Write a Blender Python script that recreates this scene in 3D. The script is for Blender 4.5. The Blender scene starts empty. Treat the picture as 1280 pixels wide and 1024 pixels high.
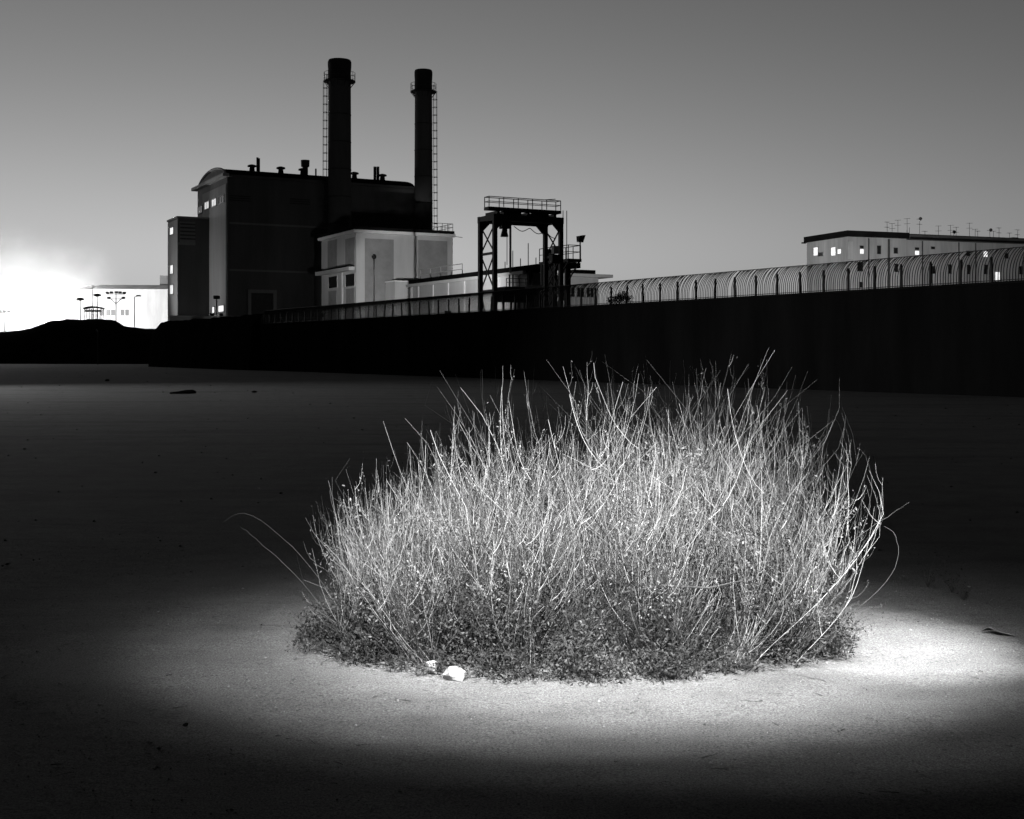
import bpy, math, random
import numpy as np
from mathutils import Vector, Matrix

random.seed(7)
rng = np.random.default_rng(7)
S = bpy.context.scene
COL = S.collection
R = math.radians
PI = math.pi

# ------------------------------------------------------------------ camera
F, CX, HY, EYE = 1550.0, 640.0, 441.0, 1.6      # focal length / horizon, in photo pixels; eye height in m
cam = bpy.data.cameras.new('camera')
cam.sensor_width = 36.0
cam.lens = 36.0 * F / 1280.0
cam.shift_y = -(512.0 - HY) / 1280.0
cam.clip_start = 0.1
cam.clip_end = 9000.0
camera = bpy.data.objects.new('camera', cam)
camera.location = (0, 0, EYE)
camera.rotation_euler = (R(90), 0, 0)
COL.objects.link(camera)
S.camera = camera

# ------------------------------------------------------------------ dusk sky, long exposure, black and white
EXPO = 5.8
SUN_EL, SUN_AZ = -5.3, -20.0
S.view_settings.view_transform = 'Standard'
S.view_settings.look = 'None'
S.view_settings.gamma = 1.0
S.view_settings.exposure = EXPO
S.view_settings.use_curve_mapping = False
world = bpy.data.worlds.new('World')
S.world = world
world.use_nodes = True
wn, wl = world.node_tree.nodes, world.node_tree.links
sky = wn.new('ShaderNodeTexSky')
sky.sky_type = 'NISHITA'
sky.sun_disc = False
sky.sun_elevation = R(SUN_EL)
sky.sun_rotation = R(SUN_AZ)
sky.dust_density = 1.0
bw = wn.new('ShaderNodeRGBToBW')
wl.new(sky.outputs[0], bw.inputs[0])
wl.new(bw.outputs[0], wn['Background'].inputs[0])
wn['Background'].inputs[1].default_value = 0.111
S.cycles.use_denoising = True
S.cycles.max_bounces = 6
S.cycles.diffuse_bounces = 3
S.cycles.volume_bounces = 0
S.cycles.sample_clamp_indirect = 1.0


def lamp_light(name, kind, loc, power, aim=None, spot=40, blend=0.5, size=0.1, scale=None, parent=None):
    d = bpy.data.lights.new(name, kind)
    d.energy = power
    d.shadow_soft_size = size
    if kind == 'SPOT':
        d.spot_size = R(spot)
        d.spot_blend = blend
    o = bpy.data.objects.new(name, d)
    COL.objects.link(o)
    o.location = loc
    if aim is not None:
        o.rotation_euler = (Vector(aim) - Vector(loc)).to_track_quat('-Z', 'Y').to_euler()
    if scale:
        o.scale = scale
    if parent:
        o.parent = parent
    return o


# the photographer's hand lamps on the shrub (their pools of light are the subject of the picture)
for lpos, lpow, laim, lspot in (((-1.1, 2.9, 4.9), 165, (0.42, 6.48, 0.28), 25), ((0.6, 2.4, 4.4), 108, (0.45, 6.38, 0.25), 31),
                                ((0.4, 2.6, 4.6), 22, (0.65, 6.55, 0.2), 42)):
    lamp_light('hand_lamp', 'SPOT', lpos, lpow, laim, spot=lspot, blend=1.0, size=0.05, scale=(1.62, 1.0, 1.0))
lamp_light('hand_lamp', 'SPOT', (3.2, 4.4, 3.6), 140, (1.98, 6.82, 0.0), spot=23, blend=1.0, size=0.05)

# ------------------------------------------------------------------ helpers


class MB:
    """collects boxes, tubes and lathes; build() links them as one mesh object"""

    def __init__(self):
        self.v, self.f = [], []

    def add(self, vs, fs):
        n = len(self.v)
        self.v.extend([tuple(p) for p in vs])
        self.f.extend([tuple(i + n for i in q) for q in fs])

    def box(self, x0, x1, y0, y1, z0, z1):
        vs = [(x0, y0, z0), (x1, y0, z0), (x1, y1, z0), (x0, y1, z0), (x0, y0, z1), (x1, y0, z1), (x1, y1, z1), (x0, y1, z1)]
        self.add(vs, [(3, 2, 1, 0), (4, 5, 6, 7), (0, 1, 5, 4), (1, 2, 6, 5), (2, 3, 7, 6), (3, 0, 4, 7)])
        return self

    def bar(self, a, b, w, h=None):
        """rectangular bar from a to b"""
        a, b = Vector(a), Vector(b)
        d = (b - a).normalized()
        up = Vector((0, 0, 1)) if abs(d.z) < 0.95 else Vector((0, 1, 0))
        x = d.cross(up).normalized()
        y = x.cross(d).normalized()
        x, y = x * (w / 2), y * ((h or w) / 2)
        vs = [a - x - y, a + x - y, a + x + y, a - x + y, b - x - y, b + x - y, b + x + y, b - x + y]
        self.add(vs, [(3, 2, 1, 0), (4, 5, 6, 7), (0, 1, 5, 4), (1, 2, 6, 5), (2, 3, 7, 6), (3, 0, 4, 7)])
        return self

    def tube(self, pts, rad, n=6, cap=True):
        pts = [Vector(p) for p in pts]
        if not isinstance(rad, (list, tuple)):
            rad = [rad] * len(pts)
        vs, fs = [], []
        for i, p in enumerate(pts):
            d = (pts[min(i + 1, len(pts) - 1)] - pts[max(i - 1, 0)]).normalized()
            up = Vector((0, 0, 1)) if abs(d.z) < 0.9 else Vector((0, 1, 0))
            x = d.cross(up).normalized()
            y = d.cross(x).normalized()
            for k in range(n):
                a = 2 * PI * k / n
                vs.append(p + (x * math.cos(a) + y * math.sin(a)) * rad[i])
        for i in range(len(pts) - 1):
            for k in range(n):
                k2 = (k + 1) % n
                fs.append((i * n + k, i * n + k2, (i + 1) * n + k2, (i + 1) * n + k))
        if cap:
            fs.append(tuple(range(n)))
            fs.append(tuple(range((len(pts) - 1) * n, len(pts) * n))[::-1])
        self.add(vs, fs)
        return self

    def lathe(self, prof, n=24, c=(0, 0)):
        """prof: list of (radius, z)"""
        vs, fs = [], []
        for r, z in prof:
            for k in range(n):
                a = 2 * PI * k / n
                vs.append((c[0] + r * math.cos(a), c[1] + r * math.sin(a), z))
        for i in range(len(prof) - 1):
            for k in range(n):
                k2 = (k + 1) % n
                fs.append((i * n + k, i * n + k2, (i + 1) * n + k2, (i + 1) * n + k))
        fs.append(tuple(range(n))[::-1])
        fs.append(tuple(range((len(prof) - 1) * n, len(prof) * n)))
        self.add(vs, fs)
        return self

    def build(self, name, mat, parent=None, smooth=False, loc=None):
        me = bpy.data.meshes.new(name)
        me.from_pydata(self.v, [], self.f)
        me.validate()
        if smooth:
            me.polygons.foreach_set('use_smooth', [True] * len(me.polygons))
            try:
                me.set_sharp_from_angle(angle=R(40))
            except Exception:
                pass
        me.materials.append(mat)
        o = bpy.data.objects.new(name, me)
        COL.objects.link(o)
        if parent:
            o.parent = parent
        if loc:
            o.location = loc
        return o


def np_mesh(name, verts, quads, mat, parent=None, tris=None, smooth=False):
    """fast mesh from numpy arrays of vertices, quads and triangles"""
    verts = np.asarray(verts, dtype=np.float32)
    loops, starts, tot = [], [], 0
    if quads is not None and len(quads):
        quads = np.asarray(quads, dtype=np.int32)
        loops.append(quads.ravel())
        starts.append(np.arange(len(quads)) * 4)
        tot = len(quads) * 4
    if tris is not None and len(tris):
        tris = np.asarray(tris, dtype=np.int32)
        loops.append(tris.ravel())
        starts.append(tot + np.arange(len(tris)) * 3)
    loops = np.concatenate(loops).astype(np.int32)
    starts = np.concatenate(starts).astype(np.int32)
    me = bpy.data.meshes.new(name)
    me.vertices.add(len(verts))
    me.vertices.foreach_set('co', verts.ravel())
    me.loops.add(len(loops))
    me.loops.foreach_set('vertex_index', loops)
    me.polygons.add(len(starts))
    me.polygons.foreach_set('loop_start', starts)
    if smooth:
        me.polygons.foreach_set('use_smooth', np.ones(len(starts), dtype=bool))
    me.update(calc_edges=True)
    me.materials.append(mat)
    o = bpy.data.objects.new(name, me)
    COL.objects.link(o)
    if parent:
        o.parent = parent
    return o


def tag(o, label, cat, group=None, kind=None):
    o['label'] = label
    o['category'] = cat
    if group:
        o['group'] = group
    if kind:
        o['kind'] = kind
    return o


def thing(name, label, cat, loc=(0, 0, 0), rz=0.0, group=None):
    o = bpy.data.objects.new(name, None)
    o.empty_display_size = 0.3
    COL.objects.link(o)
    o.location = loc
    o.rotation_euler = (0, 0, rz)
    return tag(o, label, cat, group)


def copy_tree(o, parent=None):
    c = o.copy()
    COL.objects.link(c)
    if parent:
        c.parent = parent
    for ch in list(o.children):
        copy_tree(ch, c)
    return c


class Frame:
    """a building's own axes on the ground: s runs along its long front, t away from the viewer"""

    def __init__(self, px, Y, deg):
        self.O = Vector(((px - CX) * Y / F, Y, 0))
        self.th = R(deg)
        self.v = Vector((math.cos(self.th), math.sin(self.th), 0))
        self.u = Vector((-math.sin(self.th), math.cos(self.th), 0))

    def P(self, s, t):
        return self.O + self.v * s + self.u * t

    def s(self, px, t=0.0):
        k = (px - CX) / F
        q = self.O + self.u * t
        return (k * q.y - q.x) / (self.v.x - k * self.v.y)

    def t(self, px, s=0.0):
        k = (px - CX) / F
        q = self.O + self.v * s
        return (k * q.y - q.x) / (self.u.x - k * self.u.y)

    def z(self, py, s=0.0, t=0.0):
        return EYE + (HY - py) * self.P(s, t).y / F


def at(px, py, Y):
    return Vector(((px - CX) * Y / F, Y, EYE + (HY - py) * Y / F))


# ------------------------------------------------------------------ materials (all grey: a black and white photograph)


def mat(name, lo, hi=None, scale=1.0, rough=0.8, bump=0.0, bscale=None, detail=6.0, streak=False, spec=0.3, metal=0.0, island=0.0):
    m = bpy.data.materials.new(name)
    m.use_nodes = True
    nt = m.node_tree
    n, l = nt.nodes, nt.links
    b = n['Principled BSDF']
    b.inputs['Roughness'].default_value = rough
    b.inputs['Specular IOR Level'].default_value = spec
    b.inputs['Metallic'].default_value = metal
    hi = lo if hi is None else hi
    tc = n.new('ShaderNodeTexCoord')
    mp = n.new('ShaderNodeMapping')
    mp.inputs['Scale'].default_value = (scale, scale, scale * (0.15 if streak else 1.0))
    l.new(tc.outputs['Object'], mp.inputs[0])
    nz = n.new('ShaderNodeTexNoise')
    nz.inputs['Scale'].default_value = 1.0
    nz.inputs['Detail'].default_value = detail
    nz.inputs['Roughness'].default_value = 0.65
    l.new(mp.outputs[0], nz.inputs['Vector'])
    mr = n.new('ShaderNodeMapRange')
    mr.inputs['From Min'].default_value = 0.3
    mr.inputs['From Max'].default_value = 0.7
    mr.inputs['To Min'].default_value = lo
    mr.inputs['To Max'].default_value = hi
    l.new(nz.outputs['Fac'], mr.inputs['Value'])
    out = mr.outputs[0]
    if island:
        g = n.new('ShaderNodeNewGeometry')
        m2 = n.new('ShaderNodeMapRange')
        m2.inputs['To Min'].default_value = 1.0 - island
        m2.inputs['To Max'].default_value = 1.0 + island
        l.new(g.outputs['Random Per Island'], m2.inputs['Value'])
        mu = n.new('ShaderNodeMath')
        mu.operation = 'MULTIPLY'
        l.new(out, mu.inputs[0])
        l.new(m2.outputs[0], mu.inputs[1])
        out = mu.outputs[0]
    l.new(out, b.inputs['Base Color'])
    if bump:
        nb = n.new('ShaderNodeTexNoise')
        nb.inputs['Scale'].default_value = bscale or scale * 6
        nb.inputs['Detail'].default_value = 6
        l.new(tc.outputs['Object'], nb.inputs['Vector'])
        bp = n.new('ShaderNodeBump')
        bp.inputs['Strength'].default_value = bump
        bp.inputs['Distance'].default_value = 0.02
        l.new(nb.outputs['Fac'], bp.inputs['Height'])
        l.new(bp.outputs[0], b.inputs['Normal'])
    return m


def glow(name, disp, vary=0.25):
    """a lit window or lamp; disp is its brightness as it shows in the picture"""
    m = bpy.data.materials.new(name)
    m.use_nodes = True
    n, l = m.node_tree.nodes, m.node_tree.links
    b = n['Principled BSDF']
    b.inputs['Base Color'].default_value = (.5, .5, .5, 1)
    b.inputs['Emission Color'].default_value = (1, 1, 1, 1)
    tc = n.new('ShaderNodeTexCoord')
    nz = n.new('ShaderNodeTexNoise')
    nz.inputs['Scale'].default_value = 2.5
    l.new(tc.outputs['Object'], nz.inputs['Vector'])
    mr = n.new('ShaderNodeMapRange')
    e = disp / 2 ** EXPO
    mr.inputs['To Min'].default_value = e * (1 - vary)
    mr.inputs['To Max'].default_value = e * (1 + vary)
    l.new(nz.outputs['Fac'], mr.inputs['Value'])
    l.new(mr.outputs[0], b.inputs['Emission Strength'])
    return m


def ground_material():
    m = bpy.data.materials.new('bare_ground')
    m.use_nodes = True
    n, l = m.node_tree.nodes, m.node_tree.links
    b = n['Principled BSDF']
    b.inputs['Roughness'].default_value = 0.9
    b.inputs['Specular IOR Level'].default_value = 0.25
    tc = n.new('ShaderNodeTexCoord')

    def noise(scale, detail, stretch=None, rough=0.6):
        z = n.new('ShaderNodeTexNoise')
        z.inputs['Scale'].default_value = scale
        z.inputs['Detail'].default_value = detail
        z.inputs['Roughness'].default_value = rough
        src = tc.outputs['Object']
        if stretch:
            mp = n.new('ShaderNodeMapping')
            mp.inputs['Scale'].default_value = stretch
            mp.inputs['Rotation'].default_value = (0, 0, R(6))
            l.new(src, mp.inputs[0])
            src = mp.outputs[0]
        l.new(src, z.inputs['Vector'])
        return z.outputs['Fac']

    def rng_(sock, a0, a1, b0, b1):
        r = n.new('ShaderNodeMapRange')
        for i, x in enumerate((a0, a1, b0, b1)):
            r.inputs[i + 1].default_value = x
        l.new(sock, r.inputs[0])
        return r.outputs[0]

    def mul(a, c):
        x = n.new('ShaderNodeMath')
        x.operation = 'MULTIPLY'
        l.new(a, x.inputs[0])
        l.new(c, x.inputs[1])
        return x.outputs[0]

    grain = rng_(noise(110, 3, rough=0.8), 0.36, 0.66, 0.40, 1.65)
    fleck = rng_(noise(38, 2), 0.60, 0.70, 1.0, 0.55)
    patch = rng_(noise(2.2, 6), 0.3, 0.7, 0.80, 1.16)  # mottled ground tone; also stands in for an uneven lamp beam
    track = rng_(noise(0.55, 6, (0.22, 1.3, 1)), 0.50, 0.68, 1.05, 0.68)      # damp streaks and wheel marks
    base = n.new('ShaderNodeValue')
    base.outputs[0].default_value = 0.105
    c = mul(mul(mul(mul(base.outputs[0], grain), fleck), patch), track)
    l.new(c, b.inputs['Base Color'])
    bp = n.new('ShaderNodeBump')
    bp.inputs['Strength'].default_value = 0.8
    bp.inputs['Distance'].default_value = 0.02
    l.new(noise(95, 4, rough=0.75), bp.inputs['Height'])
    bp2 = n.new('ShaderNodeBump')
    bp2.inputs['Strength'].default_value = 0.35
    bp2.inputs['Distance'].default_value = 0.05
    l.new(noise(6, 4), bp2.inputs['Height'])
    bp3 = n.new('ShaderNodeBump')
    bp3.inputs['Strength'].default_value = 0.5
    bp3.inputs['Distance'].default_value = 0.12
    l.new(noise(0.9, 6, (0.35, 1.2, 1), 0.7), bp3.inputs['Height'])
    l.new(bp3.outputs[0], bp2.inputs['Normal'])
    l.new(bp2.outputs[0], bp.inputs['Normal'])
    l.new(bp.outputs[0], b.inputs['Normal'])
    return m


M = {
    'ground': ground_material(),
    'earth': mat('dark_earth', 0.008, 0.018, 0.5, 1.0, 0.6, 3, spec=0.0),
    'wall': mat('shade_black_concrete', 0.010, 0.022, 0.4, 1.0, 0.3, 4, streak=True, spec=0.0),  # near-black so the wall's shade is carried by its colour
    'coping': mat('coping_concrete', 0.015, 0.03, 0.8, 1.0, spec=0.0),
    'iron': mat('dark_iron', 0.02, 0.04, 2.0, 0.6),
    'iron_grey': mat('painted_iron', 0.05, 0.09, 2.0, 0.55),
    'galv': mat('galvanised_rail', 0.45, 0.6, 2.0, 0.5),
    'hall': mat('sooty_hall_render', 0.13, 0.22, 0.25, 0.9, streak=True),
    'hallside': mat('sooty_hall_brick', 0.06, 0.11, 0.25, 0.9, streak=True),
    'cornice': mat('cornice_stone', 0.3, 0.4, 0.6, 0.85),
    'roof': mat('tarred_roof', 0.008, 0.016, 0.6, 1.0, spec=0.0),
    'chimney': mat('chimney_brick', 0.06, 0.10, 0.35, 0.9, streak=True),
    'soot': mat('chimney_soot', 0.02, 0.035, 0.6, 0.95),
    'white': mat('white_render', 0.55, 0.72, 0.4, 0.85, streak=True),
    'frame': mat('pale_concrete_frame', 0.42, 0.55, 0.45, 0.88, streak=True),
    'brick': mat('grey_brick_infill', 0.22, 0.30, 0.8, 0.9),
    'roofedge': mat('white_roof_edge', 0.75, 0.85, 0.8, 0.8),
    'glass': mat('dark_glass', 0.015, 0.03, 1.0, 0.15, spec=0.5),
    'block': mat('pale_block_render', 0.30, 0.55, 0.5, 0.9, streak=True),
    'stone': mat('white_stone', 0.17, 0.25, 9.0, 0.85, 0.5, 30),
    'paper': mat('grey_cardboard', 0.07, 0.11, 8.0, 0.9),
    'lit': glow('lit_window', 0.95, .5),
    'littower': glow('tower_window_light', 0.45, .5),
    'litdim': glow('dim_lit_window', 0.42, 0.4),
    'lampglass': glow('floodlight_glass', 30),
    'stem': mat('dry_stem', 0.13, 0.25, 6.0, 0.7, island=0.7),
    'shadestem': mat('old_stem', 0.018, 0.05, 6.0, 0.8, island=0.8),  # dark wood colour that also holds the shade inside the clump
    'leaf': mat('shrub_leaf', 0.012, 0.034, 8.0, 0.65, island=0.9, spec=0.2),
    'midleaf': mat('grey_leaf', 0.045, 0.10, 8.0, 0.7, island=0.7, spec=0.2),
    'paleleaf': mat('dry_pale_leaf', 0.07, 0.12, 8.0, 0.8, island=0.4, spec=0.1),
    'litter': mat('leaf_litter', 0.03, 0.07, 9.0, 0.9, island=0.5),
    'pebble': mat('pebble', 0.08, 0.18, 6.0, 0.9, island=0.5),
}


def window(parent, name, axis, c, w, h, off, pane, frame_mat, depth=0.16, bar=True, lbl=None):
    """window on a face of a building; axis 's': face runs along local x (off = local y), 't': along local y (off = local x)"""
    fw = 0.07
    m = MB()
    x0, x1, z0, z1 = c[0] - w / 2, c[0] + w / 2, c[1] - h / 2, c[1] + h / 2

    def bx(mb, a0, a1, q0, q1, d0, d1):
        if axis == 's':
            mb.box(a0, a1, off + d0, off + d1, q0, q1)
        else:
            mb.box(off + d0, off + d1, a0, a1, q0, q1)
    bx(m, x0 - fw, x0, z0 - fw, z1 + fw, -0.09, 0.02)
    bx(m, x1, x1 + fw, z0 - fw, z1 + fw, -0.09, 0.02)
    bx(m, x0, x1, z1, z1 + fw, -0.09, 0.02)
    bx(m, x0, x1, z0 - fw, z0, -0.12, 0.02)
    if bar:
        bx(m, c[0] - 0.025, c[0] + 0.025, z0, z1, -0.07, 0.02)
    o = m.build(name, frame_mat, parent)
    p = MB()
    bx(p, x0, x1, z0, z1, -0.04, 0.03)
    p.build('pane', pane, o)
    if lbl:
        o['label'] = lbl
    return o


# ------------------------------------------------------------------ ground
def ground_sheet():
    xs = np.concatenate([[-4000, -800, -250, -80, -30, -12], np.linspace(-6, 6, 61), [12, 30, 80, 250, 800, 4000]])
    ys = np.concatenate([[-300, -40, -8], np.linspace(2, 14, 61), [18, 26, 40, 70, 120, 200, 320, 900, 6000]])
    gx, gy = np.meshgrid(xs, ys)
    near = np.clip(1 - (np.abs(gx) - 3) / 3, 0, 1) * np.clip((gy - 2) / 1.5, 0, 1) * np.clip((14 - gy) / 3, 0, 1)
    z = 0.016 * np.sin(gx * 1.7 + 1.1 * gy) * np.sin(gy * 1.3 - 0.6 * gx) * near
    vs = np.stack([gx, gy, z], -1).reshape(-1, 3)
    nx, ny = len(xs), len(ys)
    i, j = np.meshgrid(np.arange(nx - 1), np.arange(ny - 1))
    a = (j * nx + i).ravel()
    q = np.stack([a, a + 1, a + nx + 1, a + nx], -1)
    o = np_mesh('ground', vs, q, M['ground'], smooth=True)
    o['kind'] = 'structure'
    o['label'] = 'flat bare sandy ground with fine gravel'
    return o


ground_sheet()


def lump_prism(name, path, profile, material, seed, jitter):
    """ridge of earth: path of (x, y, height, halfwidth) swept with a lumpy cross section"""
    r = np.random.default_rng(seed)
    vs, n = [], len(profile)
    for k, (x, y, h, hw) in enumerate(path):
        x0, y0 = path[max(k - 1, 0)][:2]
        x1, y1 = path[min(k + 1, len(path) - 1)][:2]
        d = Vector((x1 - x0, y1 - y0, 0)).normalized()
        nn = Vector((d.y, -d.x, 0))
        for a, b in profile:
            j = r.normal(0, jitter, 3)
            vs.append((x + nn.x * a * hw + j[0], y + nn.y * a * hw + j[1], b * h + (j[2] if b > 0.05 else 0) - (0.3 if b < 0.05 else 0)))
    fs = []
    for k in range(len(path) - 1):
        for i in range(n - 1):
            a = k * n + i
            fs.append((a, a + 1, a + n + 1, a + n))
    fs.append(tuple(range(n)))
    fs.append(tuple(range((len(path) - 1) * n, len(path) * n))[::-1])
    mb = MB()
    mb.add(vs, fs)
    return mb.build(name, material, smooth=True)


# earth mound at the left, behind the open ground
prof_px = [(-260, 432), (-180, 428), (-100, 422), (-40, 418), (0, 415.5), (25, 412.5), (45, 409), (60, 403.5), (68, 400.6), (80, 400.2), (83, 399.2), (100, 399.6),
           (120, 399.8), (138, 399.8), (145, 400.8), (149, 407), (158, 408.5), (170, 409.5), (182, 411), (194, 411.6), (215, 411.5), (260, 412)]
path = []
for i, (px, py) in enumerate(prof_px):
    Y = 188.0
    p = at(px, py, Y)
    path.append((p.x, p.y, p.z, 11.0))
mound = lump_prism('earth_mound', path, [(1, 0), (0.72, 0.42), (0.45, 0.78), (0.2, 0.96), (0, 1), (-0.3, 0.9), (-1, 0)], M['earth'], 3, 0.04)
mound['kind'] = 'structure'
mound['label'] = 'black earth mound in front of the bright glow'

# ------------------------------------------------------------------ perimeter wall
WF = Frame(1280, 44.3, 31.1)      # u runs along the wall, away from the viewer; v points behind it


def wall_z(px, py):
    t = WF.t(px)
    return WF.z(py, 0, t)


T0, T1, T2 = -9.0, WF.t(322), WF.t(196)
WH = 4.1
pw = thing('perimeter_wall', 'long black concrete wall carrying the curved bar fence', 'wall', WF.O, WF.th)
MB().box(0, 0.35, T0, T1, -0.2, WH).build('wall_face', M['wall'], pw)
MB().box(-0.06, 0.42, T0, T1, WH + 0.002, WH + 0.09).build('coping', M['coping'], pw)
# lumpy bank that continues the wall towards the mound
path = []
L = T2 - T1
for i in range(61):
    t = T1 - 0.3 + (L + 0.3) * i / 60
    h = 5.1 + 0.05 * math.sin(i * 0.4) + 0.04 * math.sin(i * 1.1)
    if i >= 57:
        h *= (1, 0.985, 0.95, 0.86)[i - 57]
    p = WF.P(0.9, t)
    path.append((p.x, p.y, h, 1.9))
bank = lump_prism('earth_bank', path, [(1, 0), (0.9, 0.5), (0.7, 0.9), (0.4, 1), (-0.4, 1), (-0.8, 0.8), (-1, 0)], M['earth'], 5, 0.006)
bank['kind'] = 'structure'
bank['label'] = 'black earth bank at the foot of the power station'

# pale low wall on the far side of the bank
KW = Frame(212, 150, 27.8)
m = thing('low_wall', 'pale low wall running below the hall and its side tower', 'wall', KW.O, KW.th)
MB().box(0, KW.s(352), 0, 0.4, 0, KW.z(396)).build('wall_face', M['white'], m)
MB().box(-0.1, KW.s(352) + 0.1, -0.1, 0.5, KW.z(396) + 0.002, KW.z(396) + 0.15).build('coping', M['roofedge'], m)

# ------------------------------------------------------------------ curved bar fence on the wall
fence = thing('security_fence', 'dark bar fence curving inward along the top of the black wall', 'fence', WF.O + Vector((0, 0, WH + 0.09)), WF.th)


def bar_path(h=0.30, r=1.08, n=7):
    pts = [(0, 0, 0), (0, 0, h)]
    for i in range(1, n + 1):
        a = R(62) * i / n
        pts.append((r * (1 - math.cos(a)), 0, h + r * math.sin(a)))
    return pts


bp = bar_path()
mb = MB().tube([(0.17 + x, 0, z) for x, y, z in bp], 0.020, 4)
proto = mb.build('bar', M['iron'], fence)
bar_mesh = proto.data
spacing = 0.124
nb = int((T1 - 0.5 - T0) / spacing)
ts = [T0 + 0.3 + i * spacing for i in range(nb)]
t_first = WF.t(1290)
vis = [t for t in ts if t >= t_first]
single = vis[:298]
proto.location = (0, single[0], 0)
for t in single[1:]:
    if random.random() < .006:
        continue
    o = bpy.data.objects.new('bar', bar_mesh)
    COL.objects.link(o)
    o.parent = fence
    o.location = (random.gauss(0, 0.004), t + random.gauss(0, 0.004), random.gauss(0, 0.008))
    o.rotation_euler = (random.gauss(0, 0.003), random.gauss(0, 0.01), random.gauss(0, 0.008))
sset = set(single)
mb = MB()
for t in ts:
    if t not in sset:
        mb.tube([(0.17 + x, t, z) for x, y, z in bp], 0.020, 4, cap=False)
o = mb.build('far_bars', M['iron'], fence)
o['kind'] = 'stuff'
pm = MB().box(0.11, 0.19, -0.04, 0.04, 0, 0.82).tube([(0.15, 0, 0.80), (0.15, 0, 0.93)], [0.07, 0.04], 6)
post0 = None
k = 0
while True:
    t = T0 + 0.6 + k * 1.41
    if t > T1 - 0.3:
        break
    if post0 is None:
        post0 = pm.build('post', M['iron'], fence)
        o = post0
    else:
        o = bpy.data.objects.new('post', post0.data)
        COL.objects.link(o)
        o.parent = fence
    o.location = (0, t, 0)
    o.rotation_euler = (random.gauss(0, 0.015), random.gauss(0, 0.02), 0)
    k += 1
for (x, z) in ((0.17, 0.06), (0.72, 1.26)):
    MB().box(x - 0.02, x + 0.02, T0, T1 - 0.3, z - 0.014, z + 0.014).build('rail', M['iron'], fence)

# small bush sprouting on the wall top by the fence
def leaf_cloud(centers, radius, n, size, seed, flat=1.0):
    r = np.random.default_rng(seed)
    centers = np.asarray(centers, dtype=float)
    c = centers[r.integers(0, len(centers), n)]
    d = r.normal(size=(n, 3))
    d /= np.linalg.norm(d, axis=1)[:, None]
    p = c + d * (radius * r.random(n) ** 0.45)[:, None] * np.array([1, 1, flat])
    return leaves_at(p, size, r)


def leaves_at(p, size, r, dirs=None, aspect=0.36):
    n = len(p)
    a = r.normal(size=(n, 3)) if dirs is None else dirs + r.normal(size=(n, 3)) * 0.45
    a /= np.linalg.norm(a, axis=1)[:, None]
    b = np.cross(a, r.normal(size=(n, 3)))
    b /= np.linalg.norm(b, axis=1)[:, None]
    c = np.cross(a, b)
    L = (size * (0.5 + r.random(n)))[:, None]
    w = L * aspect
    v = np.stack([p, p + a * L * 0.5 + b * w * 0.5 + c * L * 0.05, p + a * L + c * L * -0.08, p + a * L * 0.5 - b * w * 0.5 + c * L * 0.05], 1)
    return v.reshape(-1, 3), np.arange(n * 4).reshape(-1, 4)


t = WF.t(775)
p = WF.P(-0.05, t)
wb = thing('wall_shrub', 'small dark round bush growing on top of the black wall', 'shrub', (p.x, p.y, WH + 0.08))
v_, q_ = leaf_cloud([(0, 0, .28), (.4, -.2, .25), (-.35, .2, .18), (.15, .05, .42)], 0.32, 1500, 0.09, 4, 0.8)
o = np_mesh('foliage', v_, q_, M['leaf'], wb)
o['kind'] = 'stuff'
mb = MB()
for i in range(7):
    a = i * 0.9
    mb.tube([(0, 0, -0.02), (.12 * math.cos(a), .12 * math.sin(a), .2), (.3 * math.cos(a), .3 * math.sin(a), .42)], [.02, .013, .006], 4)
mb.build('stem', M['iron_grey'], wb)
# __PART2__
# ------------------------------------------------------------------ power station: annex in front
TH = 27.8
AF = Frame(445, 150, TH)
a_s, a_t = AF.s(566), AF.t(402)
aH = AF.z(291)
an = thing('annex_building', 'pale boxy annex with grey brick panels in front of the chimneys', 'building', AF.O, AF.th)
MB().box(0, a_s, 0, a_t, 0, aH).build('wall', M['frame'], an)
rf = MB().box(-0.45, a_s + 0.2, -0.45, a_t + 0.2, aH + 0.002, aH + 0.36).build('roof', M['roofedge'], an)
MB().box(-0.3, a_s + 0.1, -0.3, a_t + 0.1, aH + 0.364, aH + 0.75).build('roof_upstand', M['roof'], rf)


def panel_s(px0, px1, py0, py1, name='brick_panel', mt='brick'):
    s0, s1 = AF.s(px0), AF.s(px1)
    return MB().box(s0, s1, -0.05, 0.02, AF.z(py1, s0), AF.z(py0, s0)).build(name, M[mt], an)


def panel_t(px0, px1, py0, py1, name='brick_panel', mt='brick'):
    t0, t1 = AF.t(px1), AF.t(px0)
    return MB().box(-0.05, 0.02, t0, t1, max(0.1, AF.z(py1, 0, t0)), AF.z(py0, 0, t0)).build(name, M[mt], an)


panel_s(456, 492, 298, 400)
panel_s(522.5, 559, 300, 350)
panel_t(410, 421.5, 299, 336)
panel_t(432, 443.5, 296.5, 332)
panel_t(411, 421, 363, 400)
panel_t(433, 443, 360, 400)
# ledge across the short side, two windows under it
tL0, tL1 = AF.t(447.5) - 0.2, a_t + 0.4
zl = AF.z(333)
MB().box(-0.75, -0.003, 0.5, tL1, zl - 0.45, zl).build('ledge', M['frame'], an)
MB().box(-0.80, -0.003, 0.45, tL1 + .05, zl + 0.003, zl + 0.12).build('ledge_flashing', M['roof'], an)
for px, py, hh in ((416.5, 353, 1.45), (438, 350.5, 1.5)):
    t = AF.t(px)
    window(an, 'window', 't', (t, AF.z(py, 0, t)), 3.2, hh, 0.0, M['glass'], M['frame'], bar=False)
MB().box(-0.06, 0.02, AF.t(428) - .25, AF.t(428) + .25, 0.2, zl - 0.5).build('pilaster', M['roofedge'], an)


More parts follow.
